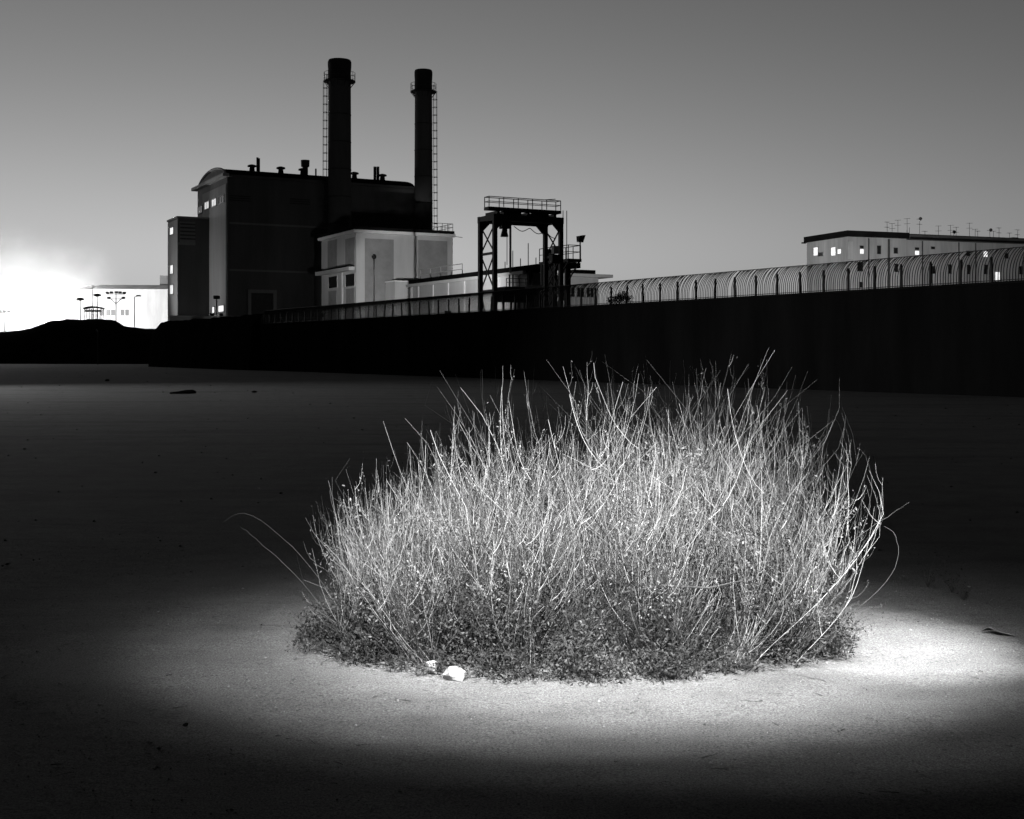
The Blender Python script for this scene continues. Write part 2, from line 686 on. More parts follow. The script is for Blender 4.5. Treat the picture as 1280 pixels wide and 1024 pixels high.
def railing(parent, a, b, h, n, mt, w=0.05, mid=True, name='railing'):
    a, b = Vector(a), Vector(b)
    o = MB().bar(a + Vector((0, 0, h)), b + Vector((0, 0, h)), w * 1.1).build(name, mt, parent)
    for i in range(n + 1):
        p = a.lerp(b, i / n)
        MB().bar(p, p + Vector((0, 0, h - w * .56)), w).build('post', mt, o)
    if mid:
        MB().bar(a + Vector((0, 0, h * 0.52)), b + Vector((0, 0, h * 0.52)), w * 0.9).build('middle_rail', mt, o)
    return o


railing(an, (AF.s(540), 0.1, aH + 0.75), (a_s + 0.05, 0.1, aH + 0.75), 0.95, 4, M['iron_grey'])
railing(an, (a_s + 0.05, 0.1, aH + 0.75), (a_s + 0.05, 6, aH + 0.75), 0.95, 5, M['iron_grey'])
MB().bar((a_s, -0.3, aH + .1), (a_s + 1.2, -0.3, aH - 0.0), 0.06).build('gutter_spout', M['iron_grey'], an)
# low pale block on the right of the annex
ls0 = AF.s(493.5, -3.0)
ex = thing('lean_to', 'small pale flat block standing against the foot of the annex', 'outbuilding', AF.P(ls0, -3.0), AF.th)
MB().box(0, 3.4, 0, 2.9, 0, AF.z(352, ls0, -3)).build('wall', M['frame'], ex)
MB().box(-0.1, 3.5, -0.1, 2.9, AF.z(352, ls0, -3) + .002, AF.z(352, ls0, -3) + .14).build('roof', M['roofedge'], ex)

# ------------------------------------------------------------------ turbine hall with barrel roof
hs0 = AF.s(284, 21.0)
HP = AF.P(hs0, 21.0)
HF = Frame(284, HP.y, TH)
h_s, h_t = HF.s(521), HF.t(247)
hH = HF.z(221)
ha = thing('turbine_hall', 'tall dark hall with barrel roof and mushroom vents', 'building', HF.O, HF.th)
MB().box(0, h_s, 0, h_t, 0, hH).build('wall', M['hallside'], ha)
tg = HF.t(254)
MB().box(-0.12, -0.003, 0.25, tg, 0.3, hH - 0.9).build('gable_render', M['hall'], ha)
MB().box(-0.7, 0.15, -0.5, h_t + 0.9, hH + 0.002, hH + 0.42).build('cornice', M['cornice'], ha)
MB().box(0.16, h_s + 0.3, -0.45, 0.2, hH + 0.004, hH + 0.30).build('eaves_gutter', M['hallside'], ha)
rise = 1.75
prof = []
for i in range(17):
    x = i / 16
    prof.append((0.3 + x * (h_t - 0.6), hH + 0.15 + rise * (1 - (2 * x - 1) ** 2) ** 0.62))
vs, fs = [], []
for s_ in (0.16, h_s):
    vs += [(s_, a, b) for a, b in prof]
n_ = len(prof)
for i in range(n_ - 1):
    fs.append((i, i + 1, n_ + i + 1, n_ + i))
fs += [tuple(range(n_))[::-1], tuple(range(n_, 2 * n_)), (0, n_, 2 * n_ - 1, n_ - 1)]
mb = MB()
mb.add(vs, fs)
roof = mb.build('roof', M['roof'], ha)
# pale gable face and its rim
mb = MB()
inner = [(a, b - 0.15) for a, b in prof]
mb.add([(0.10, a, b) for a, b in inner] + [(0.155, a, b) for a, b in inner], [tuple(range(n_))[::-1], tuple(range(n_, 2 * n_))] + [(i, i + 1, n_ + i + 1, n_ + i) for i in range(n_ - 1)])
mb.build('gable_face', M['hall'], ha)
mb = MB()
mb.tube([(0.0, a, b + .02) for a, b in prof], 0.16, 6)
mb.build('gable_rim', M['cornice'], ha)
rz_ = hH + 0.15 + rise
for px in (315, 351, 378.5, 443, 478):
    t = h_t / 2
    s_ = HF.s(px, t)
    MB().lathe([(1.2, rz_ - 0.4), (0.75, rz_ + 0.1), (0.40, rz_ + 0.3), (0.34, rz_ + 0.78), (0.66, rz_ + 0.88), (0.60, rz_ + 1.08), (0.2, rz_ + 1.2)], 14, (s_, t)).build('roof_vent', M['iron'], roof, smooth=True)
for px, top, r_ in ((321.8, 197, 0.16), (324, 198, 0.12), (381.5, 200.5, 0.5), (394.8, 211, 0.12), (468.6, 208.5, 0.22), (472.4, 208.5, 0.22)):
    t = h_t / 2
    s_ = HF.s(px, t)
    zt = HF.z(top, s_, t)
    pr = [(r_, rz_ - 0.4), (r_, zt)]
    if r_ == 0.5:
        pr = [(0.42, rz_ - 0.4), (0.42, zt - 1.0), (0.62, zt - 0.9), (0.66, zt)]
    MB().lathe(pr, 10, (s_, t)).build('flue_pipe', M['iron'], roof, smooth=True)
# row of small windows high on the gable, lit windows at its foot
for px, py, lit in ((251.5, 262.5, 0), (260, 257, 1), (269, 253.5, 1), (278.3, 249.5, 0)):
    t = HF.t(px)
    window(ha, 'window', 't', (t, HF.z(py, 0, t)), 2.4, 0.95, -0.13, M['litdim'] if lit else M['glass'], M['cornice'])
for px, py, w in ((260, 387.5, 1.5), (268.3, 387.5, 1.2), (278, 386, 2.8)):
    t = HF.t(px)
    window(ha, 'window', 't', (t, HF.z(py, 0, t)), w, 0.8, -0.13, M['lit'], M['hallside'], bar=False, lbl='lit window at the foot of the hall')
# big door frame on the long side and two louvre strips
s0, s1 = HF.s(309), HF.s(345)
dr = MB().box(s0, s0 + .45, -0.35, -.002, 0, HF.z(362, s0)).box(s1 - .45, s1, -0.35, -.002, 0, HF.z(362, s0)).box(s0 + .45, s1 - .45, -0.35, -.002, HF.z(362, s0) - .45, HF.z(362, s0)).build('door', M['hall'], ha)
MB().box(s0 + .45, s1 - .45, -0.06, -.002, 0, HF.z(362, s0) - .45).build('door_leaf', M['iron'], dr)
for px, py in ((300, 246), (375, 250)):
    s_ = HF.s(px)
    for i in range(3):
        MB().box(s_ - 1.4, s_ + 1.4, -0.12, -.002, HF.z(py, s_) - .3 * i, HF.z(py, s_) - .3 * i + .12).build('louvre', M['iron'], ha)
# bands of darker brick
for i in range(1, 4):
    MB().box(0.3, h_s - .1, -0.035, -.002, hH * i / 4, hH * i / 4 + .25).build('string_course', M['hall'], ha)

# ------------------------------------------------------------------ side tower
tw_t = 9.0
ts0 = HF.s(222.5, tw_t)
TP = HF.P(ts0, tw_t)
TF = Frame(222.5, TP.y, TH)
tt, tH = TF.t(210), TF.z(272.5)
tw = thing('stair_tower', 'narrow square tower with three lit windows beside the dark hall', 'tower', TF.O, TF.th)
MB().box(0, -ts0 - 0.05, 0, tt, 0, tH).build('wall', M['hallside'], tw)
MB().box(-0.06, -.003, 0.1, tt - .1, 0.2, tH - .2).build('pale_render', M['hall'], tw)
MB().box(-0.15, -ts0 - 0.05, -0.15, tt + .15, tH + .002, tH + .25).build('parapet', M['hall'], tw)
for px, py, w, h in ((215.5, 289, 2.2, 0.95), (215.5, 337, 2.0, 1.2), (215.5, 362, 2.2, 1.25)):
    t = TF.t(px)
    window(tw, 'window', 't', (t, TF.z(py, 0, t)), w, h, -0.06, M['littower'], M['hallside'], bar=False)
sA, sB = TF.s(225), TF.s(244)
for i in range(5):
    z_ = TF.z(279 + i * 4.6, sA)
    MB().box(sA, sB, -0.14, -.002, z_ - .22, z_).build('louvre', M['iron'], tw)
MB().box(sA - .2, sB, -0.08, -.002, TF.z(306, sA), TF.z(303, sA)).build('sill', M['hall'], tw)
MB().box(sA - .05, sB, -0.05, -.002, TF.z(303, sA) + .004, TF.z(277, sA)).build('louvre_backing', M['hall'], tw)


# ------------------------------------------------------------------ chimneys
def chimney(px, w_top, w_base, ytop, ring, t_off, ladder, label):
    s_ = AF.s(px, t_off)
    P = AF.P(s_, t_off)
    k = P.y / F
    zt, zr = EYE + (HY - ytop) * k, EYE + (HY - ring) * k
    r0, r1 = w_top * k / 2, w_base * k / 2
    c = thing('chimney', label, 'chimney', P, 0, 'power station chimneys')
    def rad(z): return r1 + (r0 - r1) * min(1, z / zr)
    MB().lathe([(r1 * 1.06, 0), (r1 * 1.06, 2.0), (r1, 2.1), (rad(zr * .5), zr * .5), (r0, zr)], 36).build('shaft', M['chimney'], c, smooth=True)
    zz = zr + (zt - zr) * 0.35
    MB().lathe([(r0, zr + .002), (r0, zz), (r0 * 1.05, zz + (zt - zz) * .6), (r0 * 1.05, zt - .25), (r0 * 0.97, zt), (r0 * .8, zt), (r0 * .78, zt - .8)], 36).build('crown', M['soot'], c, smooth=True)
    for i in range(9):
        z_ = 4 + (zr - 5) * i / 9
        MB().lathe([(rad(z_) + .004, z_), (rad(z_) + .035, z_ + .02), (rad(z_) + .035, z_ + .12), (rad(z_) + .004, z_ + .14)], 36).build('iron_band', M['iron'], c, smooth=True)
    # ring gallery with railing
    g = MB()
    n = 28
    for z0, z1, ra, rb in ((zr - .18, zr - .05, r0 + .02, r0 + .62),):
        vs, fs = [], []
        for q in range(n):
            a = 2 * PI * q / n
            for r_, z_ in ((ra, z0), (rb, z0), (rb, z1), (ra, z1)):
                vs.append((r_ * math.cos(a), r_ * math.sin(a), z_))
        for q in range(n):
            q2 = (q + 1) % n
            for e in range(4):
                fs.append((q * 4 + e, q2 * 4 + e, q2 * 4 + (e + 1) % 4, q * 4 + (e + 1) % 4))
        g.add(vs, fs)
    for q in range(12):
        a = 2 * PI * q / 12
        g.bar((r0 * math.cos(a), r0 * math.sin(a), zr - .9), ((r0 + .6) * math.cos(a), (r0 + .6) * math.sin(a), zr - .15), .07)
    ga = g.build('gallery', M['iron'], c)
    g = MB()
    for hgt in (.5, 1.0):
        g.tube([((r0 + .58) * math.cos(2 * PI * q / 24), (r0 + .58) * math.sin(2 * PI * q / 24), zr + hgt) for q in range(25)], .03, 4, cap=False)
    for q in range(14):
        a = 2 * PI * q / 14
        g.bar(((r0 + .58) * math.cos(a), (r0 + .58) * math.sin(a), zr - .05), ((r0 + .58) * math.cos(a), (r0 + .58) * math.sin(a), zr + 1.0), .045)
    g.build('gallery_railing', M['iron'], ga)
    # ladder with safety hoops
    sg = ladder
    g = MB()
    for dy in (-.22, .22):
        g.bar((sg * (r1 + .18), dy, 10), (sg * (r0 + .18), dy, zr + .9), .04)
    z_ = 10.2
    while z_ < zr:
        x = sg * (rad(z_) + .18)
        g.bar((x, -.22, z_), (x, .22, z_), .03)
        z_ += .35
    la = g.build('ladder', M['iron'], c)
    z_ = 12.0
    g = MB()
    for dy in (-.3, 0, .3):
        g.bar((sg * (rad(12) + .18 + .52 - abs(dy) * .3), dy, 12), (sg * (rad(zr) + .18 + .52 - abs(dy) * .3), dy, zr), .03)
    while z_ < zr:
        x = sg * (rad(z_) + .02)
        g.tube([(x + sg * (.16 + .54 * math.sin(a)), .38 * math.cos(a), z_) for a in [PI * i / 7 for i in range(8)]], .032, 4)
        g.bar((sg * rad(z_), 0, z_), (x + sg * .3, 0, z_), .05)
        z_ += 1.08
    g.build('ladder_hoops', M['iron'], la)
    return c


chimney(424.5, 28, 30.5, 75.5, 101, 15.3, -1, 'thick tall chimney with its ladder facing the side tower')
chimney(529.3, 21.5, 24.5, 88, 114, 17.0, 1, 'thinner shorter chimney with its ladder facing the gantry')

# ------------------------------------------------------------------ long low building with black roof, along the yard
RH = 8.2
LF = Frame(727, (RH - EYE) * F / 118.0, TH + 0.8)
ld = LF.t(511)
lb = thing('long_shed', 'long low white shed under a black flat roof behind the gantry', 'shed', LF.O, LF.th)
tB = LF.t(655)
MB().box(0.25, 2.1, tB, ld - .3, 0, RH - .5).build('wall', M['white'], lb)
MB().box(0, 2.3, LF.t(692), ld, RH - .38, RH).build('roof', M['roof'], lb)
MB().box(-0.12, 0.2, tB, ld + .4, RH - .62, RH - .384).build('white_fascia', M['roofedge'], lb)
k = tB + 1.2
while k < ld - 1:
    MB().box(0.17, 0.246, k, k + 0.28, 0.1, RH - .64).build('pilaster', M['roofedge'], lb)
    k += 3.1
o = railing(lb, (0.9, LF.t(566), RH), (0.9, ld - .6, RH), 0.95, 4, M['galv'], 0.06)
for k in range(9):
    t = LF.t(612 + k * 9.5)
    MB().bar((1.4, t, RH), (1.4, t, RH + (.7, 1.5, .8, 1.9, .7, 1.2, .6, 1.4, .9)[k]), .05).build('roof_standpipe', M['iron'], lb)
for px in (657, 684):
    t = LF.t(px)
    MB().box(0.3, .62, t, t + .35, 0, RH - .385).build('column', M['iron'], lb)
    MB().box(1.7, 2.02, t, t + .35, 0, RH - .385).build('column', M['iron'], lb)

# service platform with railing and a floodlight at the near end of the shed
pf = thing('service_platform', 'steel platform with railing carrying a floodlight beside the gantry', 'platform', LF.O, LF.th)
pe = LF.t(690)
MB().box(-1.1, 0, 0.0, pe, RH - .26, RH - .05).build('deck', M['iron'], pf)
for x in (-1.05, -.05):
    railing(pf, (x, 0.05, RH - .05), (x, pe, RH - .05), 0.95, 4, M['iron_grey'], .045)
railing(pf, (-1.05, 0.05, RH - .05), (-.05, 0.05, RH - .05), 0.95, 1, M['iron_grey'], .045)
for x in (-1.0, -.1):
    MB().bar((x, 0.15, RH - .26), (x, 1.9, RH - 1.7), .09).build('bracket', M['iron'], pf)
    for y in (1.9, pe - .3):
        MB().bar((x, y, 0), (x, y, RH - .26), .2).build('column', M['iron'], pf)
    for z0, z1 in ((RH - 2.2, RH - .5), (RH - 4.2, RH - 2.4)):
        MB().bar((x, 1.9, z0), (x, pe - .3, z1), .08).build('brace', M['iron'], pf)
        MB().bar((x, pe - .3, z0), (x, 1.9, z1), .08).build('brace', M['iron'], pf)
        MB().bar((x, 1.9, z0 - .05), (x, pe - .3, z0 - .05), .1).build('brace', M['iron'], pf)
MB().box(-.9, -.3, pe - .9, pe - .2, RH - .046, RH + .85).build('control_cabinet', M['iron_grey'], pf)

fl = thing('floodlight', 'black floodlight on a short post at the platform railing', 'floodlight', LF.P(-.06, 0.1) + Vector((0, 0, RH - .05)), LF.th)
MB().bar((0, 0, 0), (0, 0, 1.25), .07).build('post', M['iron'], fl)
MB().bar((-.25, 0, 1.2), (.25, 0, 1.2), .05).bar((-.25, 0, 1.2), (-.25, 0, 1.5), .04).bar((.25, 0, 1.2), (.25, 0, 1.5), .04).build('yoke', M['iron'], fl)
mb = MB()
mb.add([(-.20, -.1, 1.22), (.20, -.1, 1.18), (.20, .14, 1.28), (-.20, .14, 1.28), (-.20, -.26, 1.58), (.30, -.26, 1.68), (.30, .18, 1.70), (-.20, .18, 1.60)],
       [(3, 2, 1, 0), (4, 5, 6, 7), (0, 1, 5, 4), (1, 2, 6, 5), (2, 3, 7, 6), (3, 0, 4, 7)])
mb.build('head', M['iron'], fl)

# pale flat-roofed building beyond the platform
KF = Frame(690, 121, TH)
kz = KF.z(344, 3)
kb = thing('flat_roofed_building', 'low pale building with wide flat roof overhang beyond the platform', 'building', KF.O, KF.th)
ks = KF.s(748)
MB().box(0, ks, 0, 6, 0, kz - .2).build('wall', M['white'], kb)
MB().box(-.8, KF.s(761), -.8, 6.5, kz - .198, kz + .1).build('roof', M['roofedge'], kb)
MB().box(KF.s(724), KF.s(751), 1, 3, kz + .102, kz + .62).build('rooftop_unit', M['iron'], kb)
for i in range(4):
    s_ = 1.0 + i * (ks - 2) / 3
    window(kb, 'window', 's', (s_, kz - 1.7), 0.8, 0.9, 0.0, M['glass'], M['frame'])

# ------------------------------------------------------------------ gantry crane
GF = Frame(618.5, 104.5, TH)
gs, gt = GF.s(701), GF.t(600.5)
gz = GF.z(267.5)
ga = thing('gantry_crane', 'tall dark steel gantry with braced legs and railed walkway on top', 'crane', GF.O, GF.th)
W = 0.34
for x in (0, gs):
    for y in (0, gt):
        MB().box(x - W / 2, x + W / 2, y - W / 2, y + W / 2, -.5, gz - .55).build('leg', M['iron'], ga)
for y in (0, gt):
    g = MB().box(-W / 2 - .02, gs + W / 2 + .02, y - .2, y + .2, gz - .548, gz)
    g.add([(W / 2, y - .15, gz - 1.25), (W / 2, y + .15, gz - 1.25), (W / 2 + .7, y - .15, gz - .55), (W / 2 + .7, y + .15, gz - .55), (W / 2, y - .15, gz - .55), (W / 2, y + .15, gz - .55)],
          [(0, 2, 4), (1, 5, 3), (0, 1, 3, 2), (2, 3, 5, 4), (0, 4, 5, 1)])
    g.add([(gs - W / 2, y - .15, gz - 1.25), (gs - W / 2, y + .15, gz - 1.25), (gs - W / 2 - .7, y - .15, gz - .55), (gs - W / 2 - .7, y + .15, gz - .55), (gs - W / 2, y - .15, gz - .55), (gs - W / 2, y + .15, gz - .55)],
          [(0, 4, 2), (1, 3, 5), (0, 2, 3, 1), (2, 4, 5, 3), (0, 1, 5, 4)])
    g.build('main_girder', M['iron'], ga)
for x in (0, gs):
    MB().box(x - .17, x + .17, .2, gt - .2, gz - .45, gz - .02).build('end_girder', M['iron'], ga)
    zs = [gz - .9, GF.z(315), GF.z(317), GF.z(362), GF.z(364), 1.0]
    for a, b in ((zs[0], zs[1]), (zs[2], zs[3]), (zs[4], zs[5])):
        MB().bar((x, .1, a), (x, gt - .1, b), .09).build('brace', M['iron'], ga)
        MB().bar((x, gt - .1, a), (x, .1, b), .09).build('brace', M['iron'], ga)
    for z_ in (GF.z(316), GF.z(363)):
        MB().bar((x, .17, z_), (x, gt - .17, z_), .2).build('strut', M['iron'], ga)
# walkway, trolley and railings
wz = GF.z(263)
MB().box(-.75, gs - .15, -.35, .55, wz, wz + .26).build('walkway', M['iron'], ga)
for x in (0.4, 1.9, 3.3, 4.7, gs - .5):
    MB().box(x - .12, x + .12, .1, gt - .4, gz + .002, wz - .002).build('walkway_support', M['iron'], ga)
MB().box(.9, 2.6, .1, gt - .4, gz + .003, wz - .003).build('trolley', M['iron'], ga)
mb = MB()
mb.add([(3.4, .1, gz + .004), (5.3, .1, gz + .004), (3.8, .1, wz - .004), (5.3, .1, wz - .004), (3.4, gt - .4, gz + .004), (5.3, gt - .4, gz + .004), (3.8, gt - .4, wz - .004), (5.3, gt - .4, wz - .004)],
       [(0, 1, 3, 2), (4, 6, 7, 5), (0, 2, 6, 4), (1, 5, 7, 3), (2, 3, 7, 6), (0, 4, 5, 1)])
mb.build('motor_housing', M['iron'], ga)
rh = GF.z(246.5) - wz - .28
for y in (-.32, .52):
    railing(ga, (-.7, y, wz + .28), (gs - .2, y, wz + .28), rh, 5, M['iron_grey'], .055)
for x in (-.7, gs - .2):
    railing(ga, (x, -.32, wz + .28), (x, .52, wz + .28), rh, 1, M['iron_grey'], .055)
for x in (gs + .05, gs + .42):
    MB().bar((x, -.3, gz - 3.6), (x, -.3, wz + .3), .05).build('ladder_rail', M['iron_grey'], ga)
MB().bar((4.6, -.32, wz + .28 + rh), (5.7, -.32, wz + .4 + rh), .06).build('weather_arm', M['iron_grey'], ga)
# hoist with hanging grab, hoses and looped cable
hx = GF.s(630.5, .6)
MB().box(hx - .35, hx + .35, .3, .9, gz - 1.15, gz - .56).build('hoist', M['iron'], ga)
hz0, hz1 = GF.z(282), GF.z(294.5)
MB().lathe([(.12, hz0 + .35), (.14, hz0), (.16, hz0 - .1), (.34, hz1 + .05), (.34, hz1)], 12, (hx, .6)).build('hanging_grab', M['iron'], ga, smooth=True)
MB().bar((hx + .25, .6, gz - .75), (hx + .25, .6, GF.z(330)), .045).build('hoist_rope', M['iron_grey'], ga)
MB().tube([(hx + .52, .5, gz - .7), (hx + .52, .5, GF.z(340))], .1, 8).build('hose', M['galv'], ga)
pts = []
for i in range(41):
    q = i / 40
    pts.append((hx + .7 + q * (gs - hx - 1.2), .2, gz - .95 - .35 * abs(math.sin(q * 2.6 * PI)) ** 1.3 - .5 * q * q))
MB().tube(pts, .035, 5).build('festoon_cable', M['iron'], ga, smooth=True)
MB().box(gs - .75, gs - .25, -.1, .35, GF.z(314), GF.z(304)).build('switch_box', M['galv'], ga)
MB().box(gs - .9, gs - .2, -.1, .5, GF.z(326), GF.z(315)).build('winch_box', M['iron'], ga)

gk = 83.0 / 104.5                 # the gantry stands in front of the shed
ga.scale = (gk, gk, gk)
ga.location = Frame(618.5, 83.0, TH).O + Vector((0, 0, EYE * (1 - gk)))

# dark hopper machine standing under the gantry
MP = Frame(628, 82, TH)
mk = thing('hopper_machine', 'dark low machine with handrails and piping standing under the gantry', 'machine', MP.O, MP.th)
mw = MP.s(672)
mz = MP.z(358)
mb = MB()
mb.add([(0, 0, mz - .55), (mw, 0, mz - .55), (mw, 1.6, mz - .55), (0, 1.6, mz - .55), (.3, .1, mz), (mw - .1, .1, mz), (mw - .1, 1.5, mz), (.3, 1.5, mz)],
       [(3, 2, 1, 0), (4, 5, 6, 7), (0, 1, 5, 4), (1, 2, 6, 5), (2, 3, 7, 6), (3, 0, 4, 7)])
mb.build('hood', M['iron'], mk)
MB().box(.1, mw - .2, .1, 1.5, mz - 1.0, mz - .56).build('hopper', M['iron'], mk)
for x in (.2, mw * .5, mw - .3):
    for y in (.2, 1.3):
        MB().bar((x, y, 0), (x, y, mz - 1.0), .12).build('leg', M['iron'], mk)
for x in (.2, mw * .5):
    MB().bar((x, .2, .5), (x + mw * .45, .2, mz - 1.7), .07).build('brace', M['iron'], mk)
    MB().bar((x + mw * .45, .2, .5), (x, .2, mz - 1.7), .07).build('brace', M['iron'], mk)
railing(mk, (.4, .2, mz), (mw - .3, .2, mz), .55, 4, M['iron_grey'], .04)
for x in (.9, 1.15):
    MB().bar((x, .7, mz), (x, .7, mz + .85), .08).build('vent_pipe', M['iron'], mk)
MB().box(mw - .9, mw + .4, -.1, 1.7, mz - .1, mz + .14).build('canopy', M['white'], mk)

# ------------------------------------------------------------------ lamps added out of sight to light the annex, shed, hall and block
def added_lamp(px, Y, zh, aim, power, spot, label, blend=.6):
    p = at(px, 441, Y)
    t = thing('added_floodlight', label, 'floodlight', (p.x, p.y, 0), 0)
    MB().tube([(0, 0, 0), (0, 0, zh - .2)], [.08, .06], 8).build('post', M['iron'], t)
    d = (Vector(aim) - Vector((p.x, p.y, zh))).normalized()
    mb = MB()
    mb.bar(Vector((0, 0, zh)) - d * .3, Vector((0, 0, zh)) - d * .05, .45, .35)
    mb.build('head', M['iron'], t)
    lamp_light('added_light', 'SPOT', Vector((p.x, p.y, zh)) + d * .05, power, aim, spot, blend, .15)
    return t


c = AF.P(a_s * .45, 0)
added_lamp(402, 112, 5.0, (c.x, c.y, 8.5), 520, 30, 'added unseen floodlight on a post behind the wall facing the annex')
c = LF.P(0, LF.t(560))
added_lamp(560, 88, 4.4, (c.x, c.y, 6.5), 130, 75, 'added unseen floodlight on a post behind the wall facing the white shed', 1.0)
c = KF.P(ks * .6, 0)
added_lamp(728, 100, 4.6, (c.x, c.y, 6.5), 75, 70, 'added unseen floodlight on a post behind the wall below the flat-roofed building', 1.0)


c = HF.P(0, h_t * .3)
lp = HF.P(-15, 8.8)
added_lamp(CX + lp.x / lp.y * F, lp.y, 4.6, (c.x, c.y, 14), 120, 85, 'added floodlight on a post beside the bank to light the hall gable', 1.0)

# ------------------------------------------------------------------ slender lamp posts in the yard
def lamp_post(px, Y, top, label, heads='one', group=None, base=0.0):
    p = at(px, top, Y)
    H = p.z
    t = thing('lamp_post', label, 'lamp post', (p.x, p.y, base), 0, group)
    H -= base
    MB().tube([(0, 0, 0), (0, 0, H * .5), (0, 0, H)], [.11, .09, .07], 8).build('pole', M['iron'], t)
    if heads == 'one':
        MB().bar((-.05, 0, H), (.75, -.1, H + .2), .09).build('arm', M['iron'], t)
        MB().box(.4, 1.1, -.28, .12, H + .1, H + .35).build('lamp_head', M['iron'], t)
    elif heads == 'ball':
        MB().lathe([(.08, H - .1), (.24, H + .05), (.26, H + .25), (.12, H + .42)], 12).build('lamp_head', M['iron'], t, smooth=True)
    elif heads == 'disc':
        MB().lathe([(.1, H - .15), (.62, H + .0), (.66, H + .22), (.2, H + .4)], 14).build('lamp_head', M['iron'], t, smooth=True)
    elif heads == 'tree':
        MB().bar((-1.0, 0, H - .8), (0, 0, H - 1.7), .09).bar((1.0, 0, H - .8), (0, 0, H - 1.7), .09).bar((-1.5, 0, H - .1), (1.5, 0, H - .1), .1).bar((-1.3, 0, H - .9), (1.3, 0, H - .9), .09).build('cross_arm', M['iron'], t)
        for x, dz in ((-1.45, 0), (-.75, .05), (.05, .08), (.7, .05), (1.4, 0), (-1.2, -.85), (1.25, -.85)):
            MB().box(x - .24, x + .24, -.2, .2, H + dz - .05, H + dz + .3).build('lamp_head', M['iron'], t)
    elif heads == 'cross':
        MB().bar((-.6, 0, H - 2.0), (.6, 0, H - 2.0), .09).build('cross_arm', M['iron'], t)
        for x in (-.6, .6):
            MB().box(x - .2, x + .2, -.2, .2, H - 2.3, H - 1.9).build('lamp_head', M['iron'], t)
        MB().box(-.35, .35, -.25, .25, H - .1, H + .35).build('lamp_head', M['iron'], t)
    return t


lamp_post(467.5, 132, 323, 'slim lamp post in front of the annex brick panel', 'ball')
lamp_post(270.8, 158, 373, 'lamp post with cross arm before the lit windows of the hall', 'cross')
lamp_post(100.5, 206, 375, 'plain lamp post at the outer end of the floodlit warehouse', 'disc')
lamp_post(121.5, 208, 370, 'lamp post rising just behind the arched shelter', 'disc')
lamp_post(145.0, 207, 367, 'mast crowded with floodlight heads before the white warehouse', 'tree')
lamp_post(168.0, 209, 371.5, 'lamp post with side arm between the mast and the tower', 'one')

# street lamp beside the open ground, out beyond the left edge of the picture; its light lies on the far ground
sl = thing('street_lamp', 'street lamp beside the open ground lighting its far left side', 'street lamp', (-40, 53, 0))
MB().tube([(0, 0, 0), (0, 0, 4), (0, 0, 7.2)], [.1, .08, .06], 8).build('pole', M['iron'], sl)
MB().bar((0, 0, 7.2), (1.3, -.2, 7.5), .08).build('arm', M['iron'], sl)
hd = MB().box(1.0, 1.7, -.4, 0.0, 7.42, 7.6).build('lamp_head', M['iron'], sl)
MB().box(1.05, 1.65, -.35, -.05, 7.37, 7.417).build('lamp_glass', M['lampglass'], hd)
lamp_light('street_light', 'SPOT', (-38.6, 52.8, 7.2), 420, (-26, 50, 0), 98, 1.0, .15)

# ------------------------------------------------------------------ floodlit warehouse, arched shelter, mast in the glow
BF = Frame(98, 262, 4.0)
bz = BF.z(361.5)
M['warehouse'] = mat('warehouse_render', 0.2, 0.33, 0.3, 0.9, streak=True)
wh = thing('warehouse', 'long overexposed white warehouse behind the lamp posts', 'warehouse', BF.O, BF.th)
b1, b2, b3 = BF.s(115), BF.s(118), BF.s(214)
MB().box(0, b1, 0, 14, 0, bz).build('wall', M['warehouse'], wh)
MB().box(b2, b3, -1.0, 14, 0, bz).build('wall', M['warehouse'], wh)
mb = MB()
mb.add([(-.3, -.4, bz + .01), (b1, -.4, bz + .5), (b1, 14, bz + .5), (-.3, 14, bz + .01), (-.3, -.4, bz + .3), (b1, -.4, bz + .85), (b1, 14, bz + .85), (-.3, 14, bz + .3)],
       [(3, 2, 1, 0), (4, 5, 6, 7), (0, 1, 5, 4), (1, 2, 6, 5), (2, 3, 7, 6), (3, 0, 4, 7)])
mb.build('roof', M['hallside'], wh)
mb = MB()
mb.add([(b2 - .3, -1.2, bz + .002), (b3, -1.2, bz + .002), (b3, 14, bz + .002), (b2 - .3, 14, bz + .002), (b2 + .6, 1.5, bz + 1.0), (b3, 1.5, bz + 1.0), (b3, 12, bz + 1.0), (b2 + .6, 12, bz + 1.0)],
       [(3, 2, 1, 0), (4, 5, 6, 7), (0, 1, 5, 4), (1, 2, 6, 5), (2, 3, 7, 6), (3, 0, 4, 7)])
mb.build('roof', M['hall'], wh)
MB().box(BF.s(196), b3, 3, 12, bz, BF.z(343)).build('upper_block', M['hallside'], wh)
for px in (129, 137, 143, 155, 160):
    s_ = BF.s(px)
    window(wh, 'window', 's', (s_, BF.z(391, s_)), .9, 1.3, -1.0, M['hallside'], M['cornice'], bar=False)

